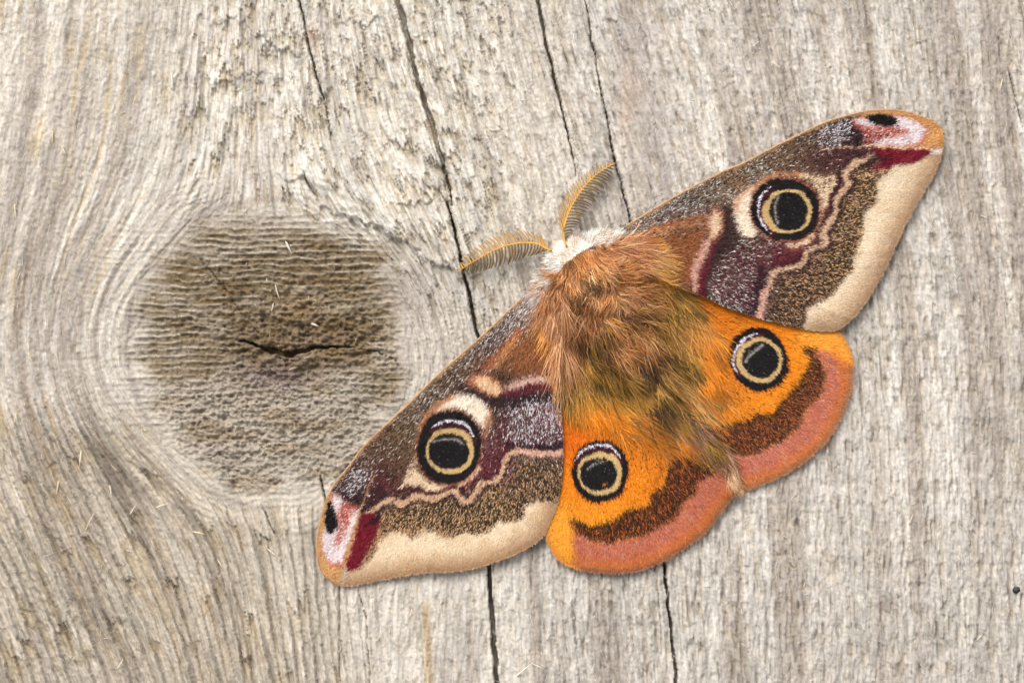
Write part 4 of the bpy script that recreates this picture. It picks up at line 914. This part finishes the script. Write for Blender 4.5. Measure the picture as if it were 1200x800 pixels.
WHT = [(240, 233, 224), (230, 219, 206), (208, 188, 168), (236, 228, 217)]
PNK = [(200, 138, 92), (184, 118, 72), (214, 162, 116), (160, 100, 60)]
BRN = [(182, 122, 68), (152, 98, 52), (204, 146, 90), (118, 76, 40), (214, 166, 114), (194, 126, 70)]
DRK = [(96, 68, 42), (120, 86, 52), (150, 108, 64), (70, 52, 34)]
OLV = [(132, 100, 46), (166, 124, 54), (96, 74, 36), (198, 142, 58), (74, 58, 32)]
ORG = [(222, 146, 60), (206, 124, 42), (190, 128, 56), (232, 168, 88)]
GLD = [(200, 150, 80), (214, 166, 100), (178, 124, 62), (150, 104, 54)]
BRT = [(240, 150, 36), (226, 126, 24), (204, 116, 30), (150, 96, 30)]
MAU = [(180, 130, 104), (154, 110, 84), (194, 148, 120), (112, 82, 58)]
def fur(name, poly, n, field, lift, wid, parent, label=None, curl=0.5, core=None):
    """field: (x, y, angle deg, length, palette); hairs follow the blended field"""
    n = int(n * 1.9); wid = wid * 0.72
    pl = catmull(poly, 4); lo, hi = pl.min(0), pl.max(0)
    x = rng.uniform(lo[0], hi[0], n * 5); y = rng.uniform(lo[1], hi[1], n * 5)
    m = inside(x, y, pl); x, y = x[m][:n], y[m][:n]; n = len(x)
    fx_ = np.array([f[0] for f in field], float); fy_ = np.array([f[1] for f in field], float)
    fa = np.radians([f[2] for f in field]); fl = np.array([f[3] for f in field], float)
    K = 6; n_ = n
    PX = np.zeros((n, K)); PY = np.zeros((n, K)); PX[:, 0], PY[:, 0] = x, y
    def wts(x, y):
        w = 1 / ((x[:, None] - fx_) ** 2 + (y[:, None] - fy_) ** 2 + 36) ** 2
        return w / w.sum(1, keepdims=True)
    w0 = wts(x, y); L = (w0 @ fl) * rng.uniform(0.5, 1.1, n)
    pick = (w0.cumsum(1) > rng.random(n)[:, None]).argmax(1)
    # tufts share a slant and a hue
    tuft = sn(x / 9, y / 9, 3) * 0.55 + sn(x / 22, y / 22, 6) * 0.4
    dj = rng.normal(0, 0.22, n) + tuft * curl; cu = rng.normal(0, curl * 0.7, n)
    for k in range(1, K):
        ww = wts(PX[:, k - 1], PY[:, k - 1]); ca, sa = ww @ np.cos(fa), ww @ np.sin(fa)
        an = np.arctan2(sa, ca) + dj + cu * (k / K - 0.4) + 0.3 * curl * sn(PX[:, k - 1] / 6, PY[:, k - 1] / 6, k)
        PX[:, k] = PX[:, k - 1] + np.cos(an) * L / (K - 1); PY[:, k] = PY[:, k - 1] + np.sin(an) * L / (K - 1)
    s = np.linspace(0, 1, K)[None]
    lf = lift * rng.uniform(0.4, 1.3, n)[:, None] * np.clip(L / 30, 0.35, 1.3)[:, None] * (1 + 0.5 * sn(x / 12, y / 12, 2))[:, None]
    zz = np.stack([zsurf(PX[:, k], PY[:, k]) for k in range(K)], 1)
    # no hair dives steeply where the surface beneath it ends
    for k in range(1, K): zz[:, k] = np.maximum(zz[:, k], zz[:, k - 1] - 0.55 * L / (K - 1))
    PZ = zz - 0.6 * (s == 0) + lf * np.sin(s * 2.3)
    rad = wid * rng.uniform(0.6, 1.25, n)[:, None] * np.array([0.8, 1, 0.95, 0.8, 0.55, 0.12])[None]
    field = [(*q[:4], sorted(q[4], key=sum)) for q in field]
    hue = np.clip(0.5 + 0.62 * sn(x / 8, y / 8, 5) + 0.3 * sn(x / 21, y / 21, 1) + rng.normal(0, .20, n), 0, .999)
    col = np.array([field[p][4][int(h * len(field[p][4]))] for p, h in zip(pick, hue)], float)
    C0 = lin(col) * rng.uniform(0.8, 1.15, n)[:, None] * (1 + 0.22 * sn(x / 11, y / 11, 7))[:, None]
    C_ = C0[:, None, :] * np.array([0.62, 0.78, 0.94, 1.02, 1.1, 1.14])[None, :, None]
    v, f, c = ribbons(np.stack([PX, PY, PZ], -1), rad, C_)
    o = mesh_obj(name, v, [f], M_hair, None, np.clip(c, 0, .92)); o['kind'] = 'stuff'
    if label: o['label'] = label
    o.parent = parent
    return o

# hindwing hair (longest, lowest)
fur('hindwing_fur', [(752, 326), (785, 330), (815, 352), (838, 395), (836, 430), (850, 470), (838, 505), (815, 480), (790, 460), (765, 420), (745, 380)], 1700,
    [(765, 335, 50, 50, OLV), (795, 350, 48, 50, OLV), (780, 380, 64, 55, GLD), (812, 380, 52, 42, ORG), (800, 415, 60, 48, OLV), (825, 410, 55, 36, BRT), (790, 440, 58, 40, GLD), (830, 450, 58, 36, BRT), (820, 470, 55, 40, GLD), (838, 488, 55, 24, BRT), (765, 400, 65, 50, OLV)],
    2.2, 0.55, rh_w, 'long golden and olive hair at the wing base', 0.28)
fur('hindwing_fur', [(658, 400), (690, 405), (740, 420), (775, 448), (805, 483), (832, 505), (855, 532), (846, 544), (815, 535), (785, 525), (755, 515), (730, 505), (700, 485), (668, 480), (660, 440)], 3200,
    [(664, 420, 80, 46, GLD), (672, 450, 78, 46, OLV), (675, 475, 82, 30, BRT), (690, 430, 62, 56, OLV), (700, 465, 60, 44, BRT), (720, 445, 52, 56, OLV), (735, 480, 46, 48, BRT), (745, 455, 48, 52, OLV), (760, 500, 42, 36, BRT), (770, 470, 48, 46, DRK), (785, 485, 46, 42, OLV),
     (790, 510, 38, 32, BRT), (808, 500, 48, 36, MAU), (822, 515, 46, 34, OLV), (835, 528, 50, 32, DRK), (845, 535, 55, 28, MAU), (700, 500, 62, 24, BRT)],
    2.2, 0.55, lh_w, 'long golden and olive hair at the wing base', 0.26)
fur('fringe', [(846, 520), (862, 544), (868, 562), (862, 574), (852, 560), (848, 540)], 190,
    [(850, 535, 62, 26, MAU), (862, 555, 75, 20, [(222, 180, 140), (200, 150, 116), (232, 200, 166)]), (864, 568, 60, 16, [(226, 190, 150), (206, 160, 120)])], 3, 0.5, lh_w, 'pale fringe at the inner corner', 0.3)
# thorax and abdomen
fur('abdomen_fur', [(690, 380), (730, 365), (762, 395), (785, 440), (775, 462), (735, 440), (700, 425), (672, 415)], 2600,
    [(690, 400, 75, 42, OLV), (715, 400, 60, 42, BRN), (740, 395, 50, 36, BRN), (720, 425, 55, 46, OLV), (750, 425, 50, 42, DRK), (765, 445, 50, 36, OLV), (775, 430, 58, 30, GLD), (705, 420, 62, 50, OLV), (755, 440, 40, 26, DRK)],
    7, 0.62, body, 'olive and brown abdomen hair', 0.4)
fur('thorax_fur', [(640, 335), (655, 312), (680, 292), (712, 284), (738, 288), (756, 304), (762, 330), (758, 362), (742, 396), (715, 415), (682, 410), (662, 395), (646, 366)], 6600,
    [(650, 335, 100, 26, PNK), (648, 360, 92, 34, MAU), (662, 380, 85, 46, PNK), (656, 395, 84, 60, GLD), (672, 345, 85, 34, BRN), (668, 320, 95, 24, BRN), (690, 300, 70, 24, BRN), (690, 325, 65, 26, DRK), (712, 300, 25, 30, PNK), (735, 298, 10, 40, PNK), (755, 310, 15, 44, ORG),
     (760, 330, 25, 44, GLD), (720, 325, 35, 30, BRN), (705, 345, 70, 24, BRN), (735, 345, 30, 30, PNK), (690, 370, 80, 30, PNK), (715, 365, 140, 18, BRN), (738, 370, 40, 26, DRK), (712, 390, 60, 28, DRK), (735, 392, 40, 34, PNK), (755, 370, 40, 40, GLD), (690, 395, 75, 38, BRN), (700, 318, 50, 22, BRN), (725, 400, 55, 30, PNK), (667, 348, 80, 12, DRK), (671, 362, 80, 12, DRK), (742, 384, 50, 22, DRK), (676, 402, 85, 22, DRK)],
    7, 0.60, body, 'tangled brown and rusty pink thorax fur', 1.05)
# the two shoulder tufts, longer and paler than the disc between them
PAL = [(208, 152, 106), (190, 128, 82), (222, 176, 132), (168, 106, 64)]
fur('shoulder_fur', [(642, 338), (656, 330), (663, 352), (666, 385), (660, 402), (650, 380)], 900, [(650, 340, 98, 34, PAL), (656, 365, 86, 46, PAL), (660, 390, 84, 62, PNK)], 10, 0.55, body, 'long rusty pink shoulder tuft', 0.35)
fur('shoulder_fur', [(696, 290), (722, 283), (750, 290), (764, 304), (752, 318), (724, 306)], 1000, [(705, 292, 30, 34, PAL), (730, 295, 14, 42, PAL), (752, 306, 18, 42, GLD), (735, 306, 26, 40, PNK)], 10, 0.55, body, 'long rusty pink shoulder tuft', 0.4)
# tufts that lie over the forewing bases
fur('wing_base_fur', [(735, 292), (752, 286), (764, 294), (768, 310), (758, 322), (745, 320)], 480,
    [(745, 298, 5, 38, ORG), (765, 292, 0, 24, GLD), (765, 312, 22, 26, ORG), (782, 305, 12, 20, ORG), (775, 322, 30, 18, PNK)], 3, 0.58, rf_w, 'orange hair over the wing base', 0.4)
fur('wing_base_fur', [(634, 352), (650, 350), (660, 380), (661, 420), (656, 440), (648, 410), (638, 388), (630, 368)], 620,
    [(630, 365, 118, 26, MAU), (640, 370, 104, 22, ORG), (650, 385, 88, 40, ORG), (628, 385, 112, 14, GLD), (644, 405, 96, 22, ORG), (654, 420, 86, 50, PNK), (656, 440, 86, 60, GLD)], 5, 0.58, lf_w, 'orange hair over the wing base', 0.4)
# the white collar and shoulders
fur('collar_fur', [(630, 342), (638, 322), (650, 303), (664, 289), (684, 279), (708, 275), (722, 279), (716, 288), (694, 291), (677, 300), (662, 315), (650, 332), (638, 349)], 4200,
    [(628, 342, 150, 17, WHT + MAU[:1]), (636, 322, 165, 16, WHT), (646, 302, 190, 14, WHT), (660, 288, 225, 12, WHT), (680, 277, 270, 11, WHT), (700, 273, 310, 12, WHT), (716, 277, 340, 17, WHT + MAU[:1]), (705, 288, 10, 16, WHT + PNK[:1]), (652, 322, 130, 14, WHT[1:] + PNK[:1]), (670, 300, 210, 10, WHT), (690, 288, 280, 9, WHT)],
    5, 0.46, body, 'white fluffy collar behind the head', 0.32)

# ---- antennae: a gold shaft with a comb of barbs on each side
def antenna(shaft, up_tip, lo_tip, nb_, up_col, lo_col, label):
    sh = catmull(shaft, 8, False); m = len(sh)
    t = np.linspace(0, 1, m); zs = 44 - 26 * np.sin(t * math.pi / 2) ** 0.8
    r = np.interp(t, [0, .2, 1], [1.2, 1.0, 0.5])
    cc = np.repeat(lin((218, 154, 34))[None], m, 0) * rng.uniform(.85, 1.1, m)[:, None]
    v, f, c = tubes(np.column_stack([sh, zs])[None], r[None], cc[None], 6)
    an = under_moth(mesh_obj('antenna', v, [f], M_ant, None, c)); an['label'] = label
    cum = np.concatenate([[0], np.cumsum(np.hypot(*np.diff(sh, axis=0).T))]); cum /= cum[-1]
    for tips, cset, sgn in ((up_tip, up_col, 1), (lo_tip, lo_col, -1)):
        tp = catmull(tips, 8, False); tc = np.concatenate([[0], np.cumsum(np.hypot(*np.diff(tp, axis=0).T))]); tc /= tc[-1]
        for i in range(nb_):
            u = (i + 0.4) / nb_; us = 0.03 + 0.93 * u
            px0 = np.array([np.interp(us, cum, sh[:, 0]), np.interp(us, cum, sh[:, 1])]); z0_ = np.interp(us, cum, zs)
            uj = np.clip(u + rng.normal(0, 0.006), 0, 1)
            q = np.array([np.interp(uj, tc, tp[:, 0]), np.interp(uj, tc, tp[:, 1])]) + rng.normal(0, 0.5, 2)
            k = np.linspace(0, 1, 6)[:, None]
            d = q - px0; nrm = np.array([-d[1], d[0]])
            pth = px0 + d * k + nrm * (0.09 * sgn) * np.sin(k * math.pi)
            zz = z0_ - (4 + 5 * k[:, 0]) * k[:, 0]
            rr_ = np.array([1.1, 1.1, 1.05, 1.0, .85, .4]); c0 = lin(cset[rng.integers(len(cset))]); c1_ = lin((98, 82, 62))
            cc = c0[None] * (1 - .45 * k) + c1_[None] * .45 * k
            v, f, c = tubes(np.column_stack([pth, zz])[None], rr_[None], cc[None], 4)
            mesh_obj('barb', v, [f], M_ant, an, c)
    return an
UPC = [(200, 148, 62), (188, 146, 80), (176, 140, 88)]; LOC = [(146, 118, 74), (130, 110, 82), (158, 124, 70)]
antenna([(646, 294), (638, 290), (628, 285.5), (608, 285), (590, 289), (574, 296), (556, 306), (536, 318)],
        [(634, 278), (624, 273), (610, 271), (594, 271), (576, 278), (558, 289), (544, 300), (537, 313)],
        [(636, 294), (628, 298), (614, 302), (598, 308), (580, 313), (566, 318), (550, 319), (538, 320)], 28, UPC, LOC, 'feathery golden antenna pointing to the knot side')
antenna([(664, 288), (659.5, 276), (661, 266), (668, 246), (678, 228), (690, 213), (704, 201), (721, 191)],
        [(655, 266), (653.5, 254), (657, 238), (666, 222), (676, 211), (687, 202), (697, 196), (708, 191.5), (718, 189.5)],
        [(664, 279), (670, 272), (681, 258), (691, 243), (702, 229), (711, 216), (717, 205), (721, 194)], 28, UPC, LOC, 'feathery golden antenna standing apart from the knot')
